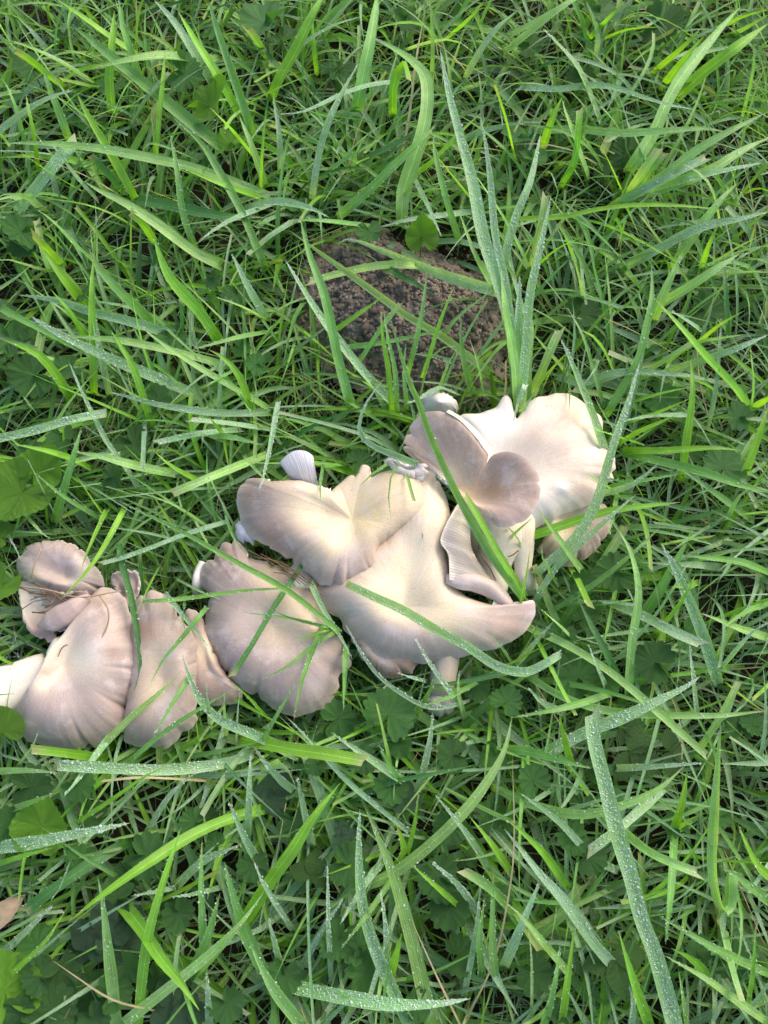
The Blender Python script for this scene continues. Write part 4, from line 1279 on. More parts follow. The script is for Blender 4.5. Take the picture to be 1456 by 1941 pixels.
OVER = [  # full photograph pixels: (class, tip, width, tip height, base height, points, label)
    ('g', 'p', 15, 112, 46, [(987, 1128), (930, 1050), (878, 957), (845, 891), (815, 822), (795, 763), (776, 720), (735, 588)], 'long glossy green blade slanting across funnel cap and exposed gills'),
    ('y', 'c', 15, 82, 44, [(990, 1122), (940, 1040), (895, 960), (880, 938)], 'bright green folded blade lying alongside the long blade over exposed gills'),
    ('W', 'c', 20, 62, 40, [(1056, 1242), (1010, 1268), (982, 1272), (938, 1259), (886, 1224), (835, 1197), (766, 1156), (714, 1132), (657, 1105)], 'broad blade covered in large dewdrops lying across the wide cream cap'),
    ('W', 'p', 9, 52, 20, [(880, 1330), (840, 1340), (800, 1336), (732, 1293), (690, 1245), (653, 1180)], None),
    ('W', 'p', 10, 56, 20, [(868, 1333), (835, 1286), (807, 1245), (785, 1207)], None),
    ('g', 'p', 11, 70, 50, [(640, 1195), (620, 1178), (543, 1118), (464, 1074), (402, 1039), (340, 1005), (215, 945)], 'long green blade slanting across the flat mauve-grey cap'),
    ('g', 'p', 8, 52, 44, [(280, 1140), (340, 1136), (414, 1126), (488, 1118), (592, 1113)], None),
    ('d', 'c', 11, 50, 36, [(575, 1070), (563, 1086), (518, 1153), (478, 1222), (439, 1283)], 'dark blunt blade slanting down the flat mauve-grey cap'),
    ('d', 'p', 6, 48, 34, [(627, 1190), (560, 1175), (513, 1155)], None),
    ('g', 'p', 6, 48, 34, [(627, 1190), (550, 1172), (454, 1160)], None),
    ('g', 'p', 8, 44, 34, [(635, 1198), (592, 1225), (550, 1260), (493, 1290)], None),
    ('g', 'p', 10, 40, 36, [(612, 1190), (590, 1240), (570, 1300), (557, 1366)], None),
    ('g', 'p', 11, 30, 28, [(656, 1230), (653, 1289), (651, 1346)], None),
    ('y', 'p', 9, 40, 34, [(625, 1192), (590, 1205), (557, 1213)], None),
    ('b', 'p', 12, 34, 40, [(590, 1105), (609, 1148), (656, 1225), (668, 1250)], None),
    ('d', 'p', 12, 30, 46, [(228, 1040), (231, 1066), (248, 1130), (262, 1211), (265, 1280), (245, 1323)], 'dark green blade hanging between two mauve caps'),
    ('l', 'p', 13, 40, 16, [(165, 1448), (239, 1369), (288, 1326), (343, 1277)], None),
    ('W', 'p', 19, 44, 30, [(560, 1430), (490, 1395), (420, 1365), (380, 1325), (360, 1285), (345, 1240)], 'broad pale dewy blade curling up beside the narrow mauve cap edge'),
    ('g', 'p', 11, 50, 18, [(240, 1450), (303, 1395), (375, 1346), (440, 1308)], None),
    ('g', 'p', 10, 52, 36, [(361, 1283), (326, 1335), (291, 1395)], None),
    ('g', 'p', 9, 50, 46, [(386, 1159), (346, 1208), (311, 1248), (283, 1300)], None),
    ('b', 'p', 10, 44, 42, [(320, 1133), (360, 1182), (398, 1228)], None),
    ('y', 'p', 13, 56, 40, [(200, 975), (170, 1038), (153, 1081)], None),
    ('y', 'p', 10, 58, 44, [(230, 975), (196, 1038), (161, 1087), (115, 1136)], None),
    ('b', 'c', 11, 48, 30, [(420, 992), (346, 1015), (288, 1038), (231, 1058), (190, 1069)], None),
    ('W', 'p', 12, 72, 40, [(526, 775), (508, 871), (491, 931)], 'dewy blade hanging down onto the saddle-shaped cap'),
    ('g', 'p', 6, 68, 64, [(752, 886), (737, 915), (736, 935), (741, 984)], None),
    ('g', 'p', 9, 66, 60, [(735, 880), (710, 895), (681, 923)], None),
    ('g', 'c', 7, 68, 62, [(771, 900), (778, 925), (785, 950)], None),
    ('d', 'p', 5, 56, 50, [(798, 984), (800, 1005), (803, 1030)], None),
    ('b', 'p', 13, 68, 60, [(791, 879), (722, 852), (692, 835), (681, 811), (695, 764), (727, 720)], None),
    ('W', 'p', 17, 62, 30, [(738, 757), (725, 743), (682, 697), (606, 598), (540, 492)], None),
    ('g', 'p', 18, 92, 30, [(662, 760), (639, 674), (616, 565), (586, 482), (568, 408)], None),
    ('l', 'p', 14, 66, 30, [(925, 702), (886, 674), (837, 637), (771, 598), (725, 565), (649, 509), (547, 436)], 'long pale blade slanting right across the brown molehill'),
    ('W', 'p', 19, 40, 60, [(935, 550), (837, 519), (754, 486), (678, 456), (652, 455), (638, 462)], 'broad dewy blade arching over the top of the brown molehill'),
    ('l', 'c', 16, 40, 50, [(787, 504), (738, 502), (672, 512), (583, 535)], None),
    ('d', 'p', 15, 36, 46, [(735, 510), (777, 532), (830, 562)], None),
    ('y', 'p', 11, 60, 38, [(630, 630), (682, 594), (731, 558)], None),
    ('g', 'c', 12, 62, 34, [(678, 692), (718, 631), (761, 573)], None),
    ('g', 'p', 10, 76, 34, [(775, 700), (797, 611), (810, 512)], None),
    ('y', 'p', 9, 70, 34, [(805, 705), (837, 604), (863, 538)], None),
    ('g', 'p', 10, 56, 38, [(665, 658), (738, 647), (846, 624)], None),
    ('g', 'p', 9, 66, 36, [(840, 640), (869, 600), (936, 548)], None),
    ('l', 'p', 15, 86, 34, [(945, 560), (932, 542), (899, 482), (868, 395)], None),
    ('W', 'p', 21, 100, 34, [(985, 735), (962, 600), (945, 540), (916, 450), (895, 343), (871, 254), (851, 178), (834, 92)], 'tall dewy blade rising from the tuft beside the molehill'),
    ('W', 'p', 14, 92, 34, [(975, 730), (962, 560), (940, 450), (930, 343), (920, 268), (909, 215)], None),
    ('W', 'p', 17, 92, 36, [(988, 770), (998, 650), (1005, 560), (1022, 480), (1045, 370)], None),
    ('l', 'p', 17, 84, 36, [(980, 760), (975, 680), (958, 590), (950, 510)], None),
    ('W', 'p', 11, 60, 70, [(993, 735), (981, 765), (972, 803)], None),
    ('b', 'p', 11, 70, 46, [(990, 780), (1003, 760), (1020, 735)], None),
    ('W', 'p', 16, 88, 44, [(1143, 848), (1124, 789), (1104, 737), (1083, 686), (1062, 640)], 'dewy blade growing through the notched rim of the white cap'),
    ('W', 'p', 18, 108, 30, [(1017, 1086), (1040, 1065), (1075, 1035), (1105, 1000), (1127, 960), (1140, 925), (1155, 870), (1172, 815), (1192, 760), (1213, 685)], 'tall dewy blade twisting up over the edge of the white cap'),
    ('y', 'p', 17, 62, 36, [(1010, 1016), (1085, 990), (1150, 970), (1200, 962), (1290, 952)], None),
    ('b', 'p', 13, 62, 20, [(1015, 1140), (1050, 1080), (1090, 1040), (1150, 985), (1205, 938)], None),
    ('l', 'p', 13, 64, 34, [(1105, 1086), (1066, 1030), (1040, 994), (1018, 962)], None),
    ('y', 'p', 7, 62, 40, [(985, 1150), (997, 1095), (1004, 1042)], None),
    ('W', 'c', 28, 86, 24, [(1290, 1990), (1245, 1820), (1215, 1740), (1195, 1660), (1170, 1580), (1145, 1480), (1125, 1400), (1122, 1345)], 'broad pale blade speckled with round drops, widest in the lawn'),
    ('l', 'p', 19, 50, 30, [(1385, 1660), (1383, 1710), (1374, 1728), (1362, 1705), (1352, 1640), (1356, 1540), (1362, 1440), (1366, 1370)], 'pale blade bent into a hook at its lower end'),
    ('g', 'p', 10, 84, 30, [(752, 770), (748, 700), (735, 640), (728, 590)], None),
    ('y', 'p', 11, 80, 30, [(742, 768), (736, 700), (726, 640), (722, 590)], None),
    ('g', 'p', 9, 70, 30, [(770, 765), (765, 700), (770, 650)], None),
    ('g', 'p', 12, 78, 30, [(895, 740), (880, 690), (872, 620), (875, 600)], None),
    ('b', 'p', 12, 66, 30, [(860, 745), (830, 735), (790, 760), (770, 765)], None),
    ('g', 'p', 11, 76, 30, [(800, 740), (815, 680), (860, 650), (868, 655)], None),
    ('l', 'p', 12, 74, 30, [(835, 735), (850, 690), (868, 660)], None),
    ('g', 'p', 11, 80, 30, [(915, 740), (905, 690), (890, 640)], None),
    ('g', 'p', 10, 52, 38, [(500, 1400), (540, 1330), (563, 1290)], None),
    ('d', 'p', 11, 34, 26, [(985, 1268), (880, 1292), (790, 1304)], None),
    ('g', 'p', 10, 36, 22, [(905, 1292), (850, 1322), (795, 1340)], None),
    ('g', 'p', 11, 44, 12, [(790, 1352), (815, 1310), (826, 1275)], None),
    ('l', 'p', 10, 40, 12, [(880, 1356), (868, 1310), (872, 1268)], None),
]
LEAF_HERO = None
nh = 0
HERO_ROOTS = []
for reg, txt in T_.items():
    x0, y0, k = REG[reg]
    for line in txt.strip().split('\n'):
        a, b_ = line.split('|')
        cl, tp, wd = a.split()
        pts = [(x0 + float(q.split(',')[0]) * k, y0 + float(q.split(',')[1]) * k) for q in b_.split()]
        L = sum(math.dist(p, q) for p, q in zip(pts, pts[1:]))
        hh = {'d': 38, 'y': 66, 'g': 54, 'l': 62, 'b': 54, 'W': 60, 't': 58}[cl] * rng.uniform(.85, 1.2)
        # keep clear of mushroom caps
        blade(pts, float(wd) * k * (.85 if cl == 't' else 1.08), cl, tp, h=hh, b=rng.uniform(10, 22), arch=6 if L > 150 else 2)
        nh += 1
for cl, tp, wd, h_, b_, pts, lab in OVER:
    blade([(float(x), float(y)) for x, y in pts], wd, cl, tp, h=h_, b=b_, label=lab)
    nh += 1

# slim blades leaning over the outer rims of the caps
rb = np.random.default_rng(123)
made = 0
for _ in range(400):
    if made >= 34:
        break
    pi = rb.integers(0, len(MUSH_POLYS))
    poly = MUSH_POLYS[pi]
    if np.ptp(poly[:, 0]) < 90:
        continue
    c = poly.mean(0)
    v = poly[rb.integers(0, len(poly))]
    out_ = unit(v - c)
    a_ = rb.normal(0, .7)
    dr = np.array((out_[0] * math.cos(a_) - out_[1] * math.sin(a_), out_[0] * math.sin(a_) + out_[1] * math.cos(a_)))
    b0_ = v + dr * rb.uniform(35, 75)
    if any(inside(p_, np.array([b0_, v + dr * 14])).any() for p_ in MUSH_POLYS):
        continue
    tip_ = v - dr * rb.uniform(12, 42) + rb.normal(0, 9, 2)
    blade([tuple(b0_), tuple(v + dr * 8), tuple(tip_)], rb.uniform(4.5, 8.5), rb.choice(['g', 'g', 'y', 'b', 'd', 'l']), 'p', h=rb.uniform(60, 72), b=rb.uniform(8, 20))
    made += 1
# ================================================================== the mass of the lawn
def thin_profile(t):
    return (.6 + .4 * np.clip(t / .25, 0, 1)) * np.clip(1 - np.clip((t - .2) / .8, 0, 1) ** 1.7, .03, 1)
def any_mush(q, grow=0):
    r = np.zeros(q.shape[:-1], bool)
    for poly in MUSH_POLYS:
        c = poly.mean(0)
        pp = c + (poly - c) * (1 + grow)
        r |= inside(pp, q)
    return r
def filler(n, area, seed, Lr, Wr, th, S=8, mix=None, low=False, avoid=True, zmax=.034, bright=.8, pcut=.14):
    """n random blades rooted in area(x0,x1,y0,y1)"""
    r = np.random.default_rng(seed)
    # tufts
    nt_ = n // 4
    tx = r.uniform(area[0], area[1], nt_)
    ty = r.uniform(area[2], area[3], nt_)
    k = r.integers(0, nt_, n)
    bx = tx[k] + r.normal(0, .006, n)
    by = ty[k] + r.normal(0, .006, n)
    L = r.uniform(*Lr, n) * r.uniform(.8, 1.15, n)
    W = r.uniform(*Wr, n) * np.clip(L / .09, .6, 1.3)
    az = r.uniform(0, 2 * np.pi, nt_)[k] + r.normal(0, 1.1, n)
    th0 = R(1) * r.uniform(*th, n)
    bend = r.uniform(.1, 1.0, n) * r.choice([1, 1, 1, 1.6], n)
    t = np.linspace(0, 1, S)
    theta = np.minimum(th0[:, None] + bend[:, None] * t[None] ** 1.4, 1.75)
    ds = L[:, None] / (S - 1)
    hx = np.cumsum(np.sin(theta) * ds, 1) - np.sin(theta[:, :1]) * ds
    hz = np.cumsum(np.cos(theta) * ds, 1) - np.cos(theta[:, :1]) * ds
    az2 = az[:, None] + (r.normal(0, .35, n)[:, None]) * t[None]
    dx = np.cumsum(np.gradient(hx, axis=1) * np.cos(az2), 1)
    dy = np.cumsum(np.gradient(hx, axis=1) * np.sin(az2), 1)
    zz = zmax - GZ0
    C = np.stack([bx[:, None] + dx, by[:, None] + dy, GZ0 - .002 + zz * np.tanh(hz * 1.15 / zz)], -1)
    C[..., 2] = np.maximum(C[..., 2], GZ0 + .010 * t[None])
    if avoid:
        q = PX(C)
        bad = (any_mush(q[:, :], .01) & (C[..., 2] > .011)).any(1)
        ms = inside(SOIL_POLY, q)
        cs = SOIL_POLY.mean(0)
        core = inside(cs + (SOIL_POLY - cs) * .8, q[:, 0])
        bad |= core | (ms.any(1) & (r.random(n) < .78))
        C, W, L = C[~bad], W[~bad], L[~bad]
        az = az[~bad]
    n = len(C)
    if mix is None:
        pc = PX(C[:, S // 2])
        right = np.clip((pc[:, 0] - 900) / 500, 0, 1) * np.clip((pc[:, 1] - 100) / 900, .35, 1)
        bott = np.clip((pc[:, 1] - 1300) / 600, 0, 1)
        pb = .27 + .36 * np.maximum(right, bott * .7)
        py_ = .24 - .10 * bott - .05 * right
        u = r.random(n)
        cls = np.where(u < pb, 0, np.where(u < pb + py_, 1, np.where(u < pb + py_ + .30, 2, np.where(u < pb + py_ + .44, 3, 4))))
        cls = np.where(r.random(n) < .03, 5, cls)
    else:
        cls = r.choice(6, n, p=mix)
    tab = np.array([CLS[c][0] for c in 'bygldt']) * bright  # lower layers get darker colour, standing for shade between blades
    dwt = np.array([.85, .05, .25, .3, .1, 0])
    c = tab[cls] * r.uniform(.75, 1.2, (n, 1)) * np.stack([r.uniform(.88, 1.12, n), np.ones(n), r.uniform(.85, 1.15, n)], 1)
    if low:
        c *= .9  # deepest blades darkened further, gap shade in the colour
    col = np.empty((n, S, 4))
    col[..., :3] = c[:, None]
    cut = (r.random(n) < pcut)[:, None]
    wp = np.where(cut, width_profile(t, 'c')[None], thin_profile(t)[None])
    e = (np.clip((t - .9) / .1, 0, 1)[None] * cut * .5)[..., None]
    col[..., :3] = col[..., :3] * (1 - e) + np.array((.42, .36, .20)) * e
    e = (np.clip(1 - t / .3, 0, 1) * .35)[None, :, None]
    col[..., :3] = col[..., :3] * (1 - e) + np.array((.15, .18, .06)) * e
    col[..., 3] = (dwt[cls] * r.uniform(.5, 1.15, n))[:, None]
    W = np.where(cls == 5, W * .35, W)
    s0 = np.stack([-np.sin(az), np.cos(az), np.zeros(n)], 1) + r.normal(0, .2, (n, 3))
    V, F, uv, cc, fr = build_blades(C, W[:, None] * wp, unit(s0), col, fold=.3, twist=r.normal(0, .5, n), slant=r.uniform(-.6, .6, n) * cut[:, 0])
    return V, F, uv, cc, (C, W[:, None] * wp, fr, cls)
AREA = (-.52, .52, -.40, .86)
parts = [
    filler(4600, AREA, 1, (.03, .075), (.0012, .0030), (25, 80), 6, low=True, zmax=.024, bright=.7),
    filler(4800, AREA, 2, (.07, .14), (.0016, .0036), (22, 66), 9, zmax=.038, bright=.86),
    filler(1700, AREA, 3, (.10, .17), (.0018, .0038), (18, 52), 10, zmax=.056, bright=.95),
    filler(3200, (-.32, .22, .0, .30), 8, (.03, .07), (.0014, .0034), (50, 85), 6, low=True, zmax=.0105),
    filler(2600, (.06, .42, -.36, .40), 4, (.022, .05), (.0018, .0030), (40, 85), 6, mix=(.86, .04, .05, .05, 0, 0), zmax=.044),   # bluish short-leaved grass
    filler(700, (.02, .50, .36, .80), 5, (.03, .06), (.0014, .0028), (40, 85), 6, mix=(.8, .05, .1, .05, 0, 0), zmax=.04),
    filler(2600, AREA, 6, (.03, .08), (.0006, .0014), (50, 88), 6, mix=(0, 0, 0, 0, .15, .85), low=True, zmax=.016),                   # dead thatch
    filler(14000, (-1.5, 1.5, -1.2, 1.9), 7, (.06, .14), (.004, .008), (25, 65), 5, zmax=.034),
]
vv, ff, uu, cc = [], [], [], []
off = 0
for k, (V, F, uv, c, _) in enumerate(parts):
    vv.append(V); ff.append(F + off); uu.append(uv); cc.append(c)
    off += len(V)
o = link('grass', mesh('grass', np.concatenate(vv), np.concatenate(ff), np.concatenate(uu), np.concatenate(cc)), M_BLADE)
tag(o, 'dense wet green lawn grass all round the mushrooms', 'grass', kind='stuff')
# fine beads of dew on the bluish blades of the mass
dp, dn, dr_ = [], [], []
for (V, F, uv, c, (C, W, (T, sd, nr), cls)) in parts[:6]:
    idx = np.where(cls == 0)[0]
    S = C.shape[1]
    m = 16
    ii = np.repeat(idx, m)
    j = rng.integers(1, S - 1, len(ii))
    f = rng.random(len(ii))[:, None]
    u = rng.uniform(-.9, .9, len(ii))
    pos = C[ii, j] * (1 - f) + C[ii, j + 1] * f + sd[ii, j] * (u * W[ii, j] * .5)[:, None] + nr[ii, j] * (np.abs(u) * .2 * W[ii, j] * .5)[:, None]
    q = PX(pos)
    ok = (q[:, 0] > -30) & (q[:, 0] < 1490) & (q[:, 1] > -30) & (q[:, 1] < 1980) & (pos[:, 2] > .015)
    dp.append(pos[ok]); dn.append(nr[ii, j][ok]); dr_.append(rng.uniform(.00018, .00042, ok.sum()))
o = link('dew', drops_mesh(np.concatenate(dp), np.concatenate(dn), np.concatenate(dr_)), M_DROP)
tag(o, 'tiny dewdrops scattered over the lawn grass', 'dewdrops', kind='stuff')

# ================================================================== low leaves
def leaf_round(seed, lobes=15, sinus=.8, sw=.30, crenate=.15, na=128, nr=9, cup=.22, heart=0.0):
    """kidney or heart shaped leaf, petiole at origin pointing -Y, unit radius"""
    r = np.random.default_rng(seed)
    a = np.linspace(-np.pi, np.pi, na, endpoint=False)      # 0 = tip (+Y)
    rad = (1 - sinus * np.exp(-(np.abs(np.abs(a) - np.pi) / sw) ** 2)) * (1 + crenate * (np.abs(np.cos(a * lobes / 2)) - .6)) * (1 + .04 * np.sin(3 * a + r.uniform(0, 6)))
    rad *= 1 + heart * np.exp(-(a / .28) ** 2)
    rho = np.linspace(0, 1, nr)
    x = rad[:, None] * rho * np.sin(a)[:, None]
    y = rad[:, None] * rho * np.cos(a)[:, None]
    z = cup * rho[None] ** 2 * (1 - .5 * np.cos(2 * a + r.uniform(0, 6)))[:, None] - .008 * rho[None] * np.cos(9 * a)[:, None] + .09 * rho[None] ** 2 * np.sin(5 * a + r.uniform(0, 6))[:, None]
    V = np.stack([x, y, z], -1).reshape(-1, 3)
    uv = np.stack(np.broadcast_arrays((a / (2 * np.pi))[:, None] + .5, rho[None]), -1).reshape(-1, 2)
    return mesh('leaf_blade', V, grid_faces(na, nr, True)[:, ::-1].copy(), uv)
def leaflet(seed, teeth=8, na=26, nw=8, wid=.42, notch=0.0):
    """ovate toothed leaflet from origin along +Y, unit length"""
    r = np.random.default_rng(seed)
    t = np.linspace(0, 1, na)
    prof = wid * np.sin(np.pi * np.clip(t, 0, 1) ** .8) ** .8
    saw = 1 - .16 * ((t * teeth) % 1.0) * (t < .97)
    w = prof * saw + .004
    u = np.linspace(-1, 1, nw)
    x = w[:, None] * u[None]
    y = t[:, None] + .06 * np.abs(u)[None] * t[:, None] * (1 + notch * (t[:, None] > .8))
    z = .10 * np.abs(u)[None] * w[:, None] / wid - .16 * t[:, None] ** 2 + .02 * np.sin(t * teeth * 6.28)[:, None] * np.abs(u)[None]
    uv = np.stack(np.broadcast_arrays(u[None] * .5 + .5, t[:, None]), -1).reshape(-1, 2)
    return mesh('leaflet', np.stack([x, y, z], -1).reshape(-1, 3), grid_faces(na, nw)[:, ::-1].copy(), uv)
IVY = [leaf_round(k, lobes=l_) for k, l_ in ((1, 14), (2, 16), (3, 15), (4, 13))]
VIO = [leaf_round(k, lobes=26, crenate=.05, sinus=.8, sw=.34, cup=.30, heart=.22) for k in (11, 12)]
CLO = [leaf_round(k, lobes=2, crenate=0, sinus=.0, sw=.3, cup=.1) for k in (21, 22)]
STR = [leaflet(31), leaflet(32, 9, wid=.46)]
_a = np.linspace(0, 2 * np.pi, 6, endpoint=False)
pet = mesh('petiole', np.concatenate([np.stack([np.cos(_a), np.sin(_a), 0 * _a], 1), np.stack([.8 * np.cos(_a), .8 * np.sin(_a), 0 * _a - 1], 1)]),
           [[i, (i + 1) % 6, 6 + (i + 1) % 6, 6 + i][::-1] for i in range(6)])
def plant(kind, px, py, rpx, z, rz, label, group, tilt=.35, fixed_tilt=None):
    p = P(px, py, z / 1000)
    r = rpx * SCL(px, py, z / 1000)
    o = bpy.data.objects.new(kind, None)
    COL.objects.link(o)
    o.empty_display_size = .01
    o.location = p
    tx, ty = fixed_tilt if fixed_tilt else (rng.normal(0, tilt * .7) , rng.normal(0, tilt * .7))
    o.rotation_euler = (tx, ty, rz)
    tag(o, label, 'leaf', group)
    if kind == 'ground_ivy_leaf':
        ch = [(IVY[rng.integers(4)], 'leaf_blade', M_IVY, 0, r)]
    elif kind == 'violet_leaf':
        ch = [(VIO[rng.integers(2)], 'leaf_blade', M_VIOLET, 0, r)]
    elif kind == 'clover_leaf':
        ch = [(CLO[k % 2], 'leaflet', M_CLOVER, a, r * .52) for k, a in enumerate((0, 2.09, 4.19))]
    else:
        ch = [(STR[k % 2], 'leaflet', M_STRAW_LEAF, a, r * s) for k, (a, s) in enumerate(((0, 1.1), (1.5, .95), (-1.5, .95)))]
    for me_, nm, mat, a, s in ch:
        c = link(nm, me_, mat, o)
        c.rotation_euler = (0, 0, a)
        c.scale = (s, s, s)
        if kind == 'clover_leaf':
            c.location = (-math.sin(a) * s * 1.0, math.cos(a) * s * 1.0, 0)
    c = link('petiole', pet, M_PETIOLE, o)
    c.rotation_euler = (-tx, -ty, 0)
    c.scale = (.0008, .0008, p[2] - GZ0 + .004)
    return o
ivy = [(40, 440, 42), (215, 165, 30), (420, 55, 42), (365, 300, 26), (395, 320, 34), (60, 130, 30), (500, 42, 46), (535, 78, 36), (350, 140, 36), (1255, 48, 42), (1140, 25, 36), (1290, 150, 34), (770, 40, 36),
       (18, 640, 42), (60, 640, 30), (16, 678, 34), (62, 712, 44), (128, 705, 38), (252, 842, 50), (118, 830, 36), (190, 800, 34), (215, 905, 40), (60, 860, 34), (450, 560, 34), (405, 530, 30), (455, 660, 28), (485, 690, 30),
       (1105, 1105, 36), (1165, 1085, 46), (1095, 1282, 58), (1150, 1290, 46), (1240, 1255, 44), (1062, 1205, 42), (1300, 1205, 34), (1130, 1160, 30), (1200, 1390, 34),
       (640, 1362, 50), (737, 1352, 58), (742, 1490, 40), (660, 1640, 44), (832, 1662, 56), (795, 1600, 40), (852, 1720, 42), (680, 1795, 46), (692, 1842, 50), (640, 1780, 38), (858, 1432, 46), (928, 1540, 44), (936, 1432, 38), (855, 1565, 38), (870, 1810, 40), (600, 1450, 30),
       (277, 1622, 52), (240, 1660, 36), (155, 1630, 32), (60, 1492, 46), (150, 1490, 40), (112, 1842, 42), (76, 1850, 36), (40, 1922, 40), (222, 1702, 46), (100, 1915, 44), (370, 1560, 34), (300, 1850, 38), (240, 1830, 40), (215, 1880, 36), (340, 1730, 34), (410, 1600, 30), (20, 1560, 34), (70, 1790, 36), (180, 1930, 36),
       (1372, 885, 46), (1400, 790, 34), (1085, 1590, 40), (1115, 1625, 34), (1320, 1805, 36), (1010, 1845, 44), (1060, 1910, 38), (1010, 1480, 38), (1280, 1560, 34), (980, 260, 34), (700, 560 - 120, 28), (940, 340, 30), (1330, 330, 30), (1010, 300, 34), (160, 560, 34), (330, 640, 34), (300, 760, 34),
       (560, 960 - 80, 30), (905, 1300, 36), (960, 1330, 36), (760, 1410, 40), (690, 1440, 36), (560, 1560, 34), (480, 1640, 36), (540, 1850, 40), (430, 1900, 40), (790, 1900, 36), (940, 1700, 40)]
lawn_ivy = 'dark scalloped ground ivy leaf'
for x, y, r in ivy:
    q = np.array([[x, y]], float)
    if any_mush(q, -.1)[0]:
        continue
    zm = rng.uniform(20, 36)
    near = any_mush(q, .35)[0]
    lawn_ivy = ('large ' if r >= 46 else 'small ' if r < 35 else 'mid-sized ') + 'dark scalloped ground ivy leaf'
    plant('ground_ivy_leaf', x, y, r * rng.uniform(.62, .85), zm, rng.uniform(0, 6.28), lawn_ivy + zone(np.array([[x, y]], float)), 'ground ivy leaves in the lawn')
r2 = np.random.default_rng(77)
for k in range(45):
    x, y = r2.uniform(0, 1456), r2.uniform(0, 1941)
    q = np.array([[x, y]])
    if any_mush(q, .02)[0] or inside(SOIL_POLY, q)[0]:
        continue
    plant('ground_ivy_leaf', x, y, r2.uniform(18, 32), r2.uniform(7, 16), r2.uniform(0, 6.28), 'small dark ivy leaf buried under grass' + zone(np.array([[x, y]], float)), 'small ground ivy leaves under the grass')
for x, y, r, z, rz, tl, lab in [
    (40, 935, 54, 44, 2.4, (.1, -.1), 'broad bright green violet leaf beside a smaller heart-shaped one'),
    (78, 890, 40, 40, -.6, (.2, .2), 'heart-shaped bright violet leaf overlapping the broad violet leaf'),
    (0, 1018, 26, 40, 1.2, (0, .3), 'small bright round violet leaf just above the curled funnel cap'),
    (4, 1115, 42, 42, 2.6, (.1, .3), 'glossy bright violet leaf next to the curled funnel cap'),
    (5, 1385, 36, 36, .6, (0, .2), 'bright toothed leaf beside the large mauve cap'),
    (398, 200, 40, 36, -1.2, (.5, -.2), 'rounded bright violet leaf standing among the blades above the lawn'),
    (800, 448, 30, 42, .1, (.7, 0), 'small upright violet leaf growing at the top of the molehill'),
    (78, 1568, 44, 34, -.2, (.2, .1), 'torn bright green palmate leaf in the lawn'),
    (8, 1880, 52, 36, .5, (.1, .4), 'large bright violet leaf near the clover'),
    (434, 272, 20, 40, .8, (.3, .3), 'tiny nibbled yellow-green leaf below the rounded violet leaf')]:
    plant('violet_leaf', x, y, r, z, rz, lab, 'violet leaves in the lawn', fixed_tilt=tl)
for x, y, r in [(522, 1500, 40), (650, 1580, 22), (770, 1512, 30), (190, 1765, 46), (245, 1785, 40), (330, 1905, 44), (240, 1745, 34), (360, 1935, 30), (165, 1790, 36)]:
    plant('clover_leaf', x, y, r, rng.uniform(22, 32), rng.uniform(0, 6), 'blue-green three-part clover leaf' + zone(np.array([[x, y]], float)), 'clover leaves in the lawn', .2)
for x, y, r in [(1195, 1425, 56), (1165, 1815, 52), (590, 1660, 40), (1270, 1425, 40), (1180, 1375, 34), (885, 1625, 22)]:
    plant('wild_strawberry_leaf', x, y, r, rng.uniform(20, 30), rng.uniform(0, 6), 'three-part toothed wild strawberry leaf' + zone(np.array([[x, y]], float)), 'wild strawberry leaves in the lawn', .2)

# ================================================================== debris
def twig(pts, rpx, label, mat=M_DEBRIS, name='dry_grass_stem', cat='dry stem', group='dry brown stems lying on the mushrooms'):
    W = [P(x, y, z / 1000) for x, y, z in pts]
    rad = [rpx * SCL(p[0], p[1], p[2] / 1000) * k for p, k in zip(pts, np.linspace(1, .6, len(pts)))]
    V, F, uv = tube(W, rad, 6, max(8, 5 * len(pts)), .1, 1)
    o = link(name, mesh(name, V, F, uv), mat)
    tag(o, label, cat, group)
r3 = np.random.default_rng(5)
for k in range(16):     # nest of brown stems in the funnel cap
    x, y = 95 + r3.normal(0, 26), 1140 + r3.normal(0, 14)
    a = r3.normal(.15, .5)
    l_ = r3.uniform(14, 42)
    dx, dy = math.cos(a) * l_, math.sin(a) * l_
    twig([(x - dx, y - dy, 32 + r3.uniform(-4, 4)), (x, y + r3.normal(0, 5), 37 + r3.uniform(-4, 5)), (x + dx, y + dy, 38 + r3.uniform(-4, 5))], r3.uniform(.8, 1.6),
         'thin brown dry stem in the debris filling the curled funnel cap')
for k in range(9):      # under the saddle cap rim
    t = r3.uniform(0, .6)
    x, y = 465 + 130 * t, 1040 + 75 * t + r3.normal(0, 5)
    twig([(x, y, 39), (x + 40, y + 14 + r3.normal(0, 4), 42), (x + 85, y + 48 + r3.normal(0, 4), 39)], r3.uniform(.7, 1.4), 'thin brown dry stem in the crevice below the saddle cap')
twig([(35, 1112, 40), (90, 1118, 44), (150, 1132, 46), (230, 1120, 44)], 1.8, 'pale dry stem lying across the far mauve caps', M_DEADLEAF)
twig([(190, 1130, 46), (205, 1155, 46), (204, 1185, 43), (188, 1218, 40)], 2.0, 'wavy pale rootlet lying down the large mauve cap', M_DEADLEAF)
twig([(78, 1040, 42), (66, 1068, 42), (59, 1096, 36)], 1.5, 'short pale stem standing on the far mauve cap', M_DEADLEAF)
twig([(912, 1052, 50), (928, 1075, 47), (940, 1100, 40)], 1.8, 'brown twig beside the exposed gills')
twig([(983, 1043, 44), (972, 1052, 43), (960, 1056, 38)], 1.6, 'brown twig across the hole in the white stem')
twig([(925, 1122, 38), (934, 1135, 34), (940, 1148, 32)], 1.5, 'brown stem inside the opening under the rolled rim')
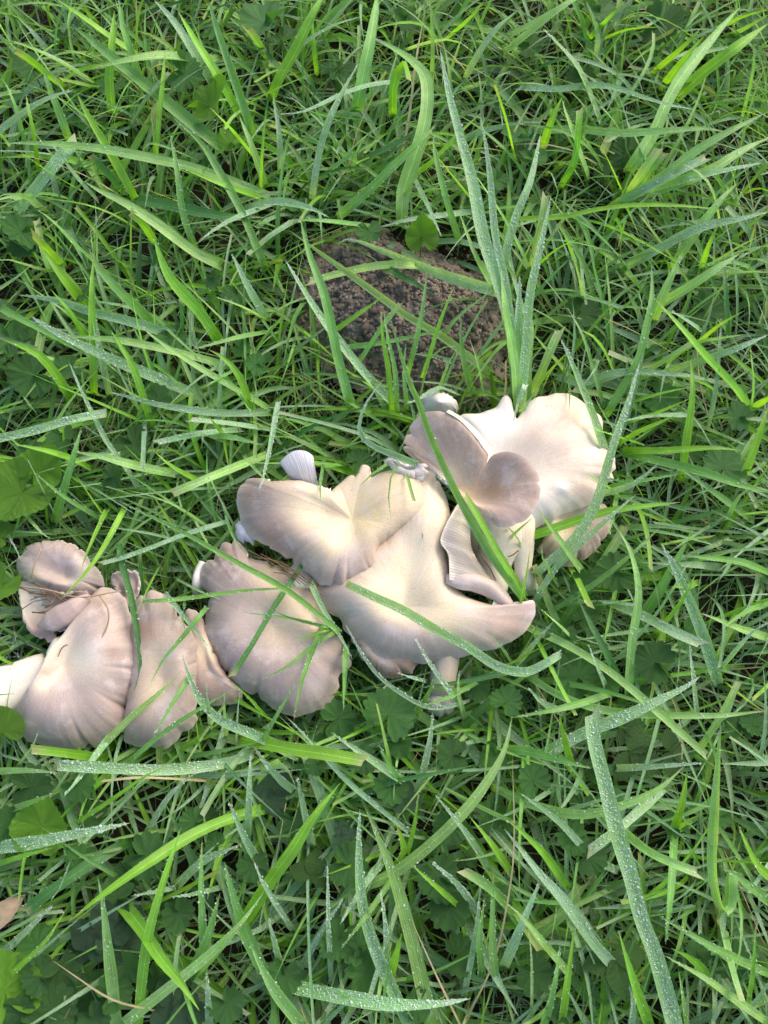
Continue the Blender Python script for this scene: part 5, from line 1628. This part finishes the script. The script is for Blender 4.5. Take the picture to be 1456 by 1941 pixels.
twig([(128, 1222, 42), (118, 1228, 42), (110, 1245, 40)], 1.2, 'fine curled rootlet on the white middle of the large mauve cap')
# fallen leaf
n_ = 20
t = np.linspace(0, 1, n_)
u = np.linspace(-1, 1, 7)
w_ = .016 * np.sin(np.pi * t ** .9) ** .7 + .0003
fl = np.stack([w_[:, None] * u[None], np.broadcast_to((t * .06)[:, None], (n_, 7)), .006 * np.sin(t * 3)[:, None] + .005 * (u ** 2)[None]], -1).reshape(-1, 3)
o = link('fallen_leaf', mesh('fallen_leaf', fl, grid_faces(n_, 7)), M_DEADLEAF)
p = P(-34, 1762, .024)
o.scale = (.5, .65, .8)
o.location = p
o.rotation_euler = (.1, .1, -.9)
tag(o, 'pinkish brown fallen leaf half hidden in the grass', 'leaf')

# dewy spider web by the curled funnel cap
r4 = np.random.default_rng(9)
anch = [(-8, 1195, 40), (30, 1190, 42), (62, 1212, 38), (70, 1240, 40), (48, 1268, 38), (8, 1275, 36), (-12, 1240, 38)]
hub_ = (24, 1236, 37)
V_, F_, off = [], [], 0
beads = []
def thread(a, b):
    global off
    a, b = np.array(a), np.array(b)
    V, F, uv = tube([a, (a + b) / 2 - (0, .001, .002), b], [.00003] * 3, 4, 5, 0, 0)
    V_.append(V)
    F_.extend([[i + off for i in f] for f in F])
    off += len(V)
    for t in r4.uniform(0, 1, max(3, int(np.linalg.norm(b - a) / .0018))):
        beads.append(a * (1 - t) + b * t)
W_ = [P(x, y, z / 1000) for x, y, z in anch]
H_ = P(hub_[0], hub_[1], hub_[2] / 1000)
for a_, b_ in ((0, 3), (1, 4), (6, 2), (5, 3), (0, 4), (6, 3), (1, 5)):     # a few loose sagging strands
    thread(W_[a_] + r4.normal(0, .003, 3), W_[b_] + r4.normal(0, .003, 3))
web = link('spider_web', mesh('spider_web', np.concatenate(V_), F_), M_WEB)
tag(web, 'loose strands of dewy spider silk beside the curled funnel cap', 'spider web')
bd = np.array(beads)
o = link('dew', drops_mesh(bd, np.tile((0., 0, 1), (len(bd), 1)), r4.uniform(.00015, .0003, len(bd))), M_DROP, web)
tag(o, kind='stuff')
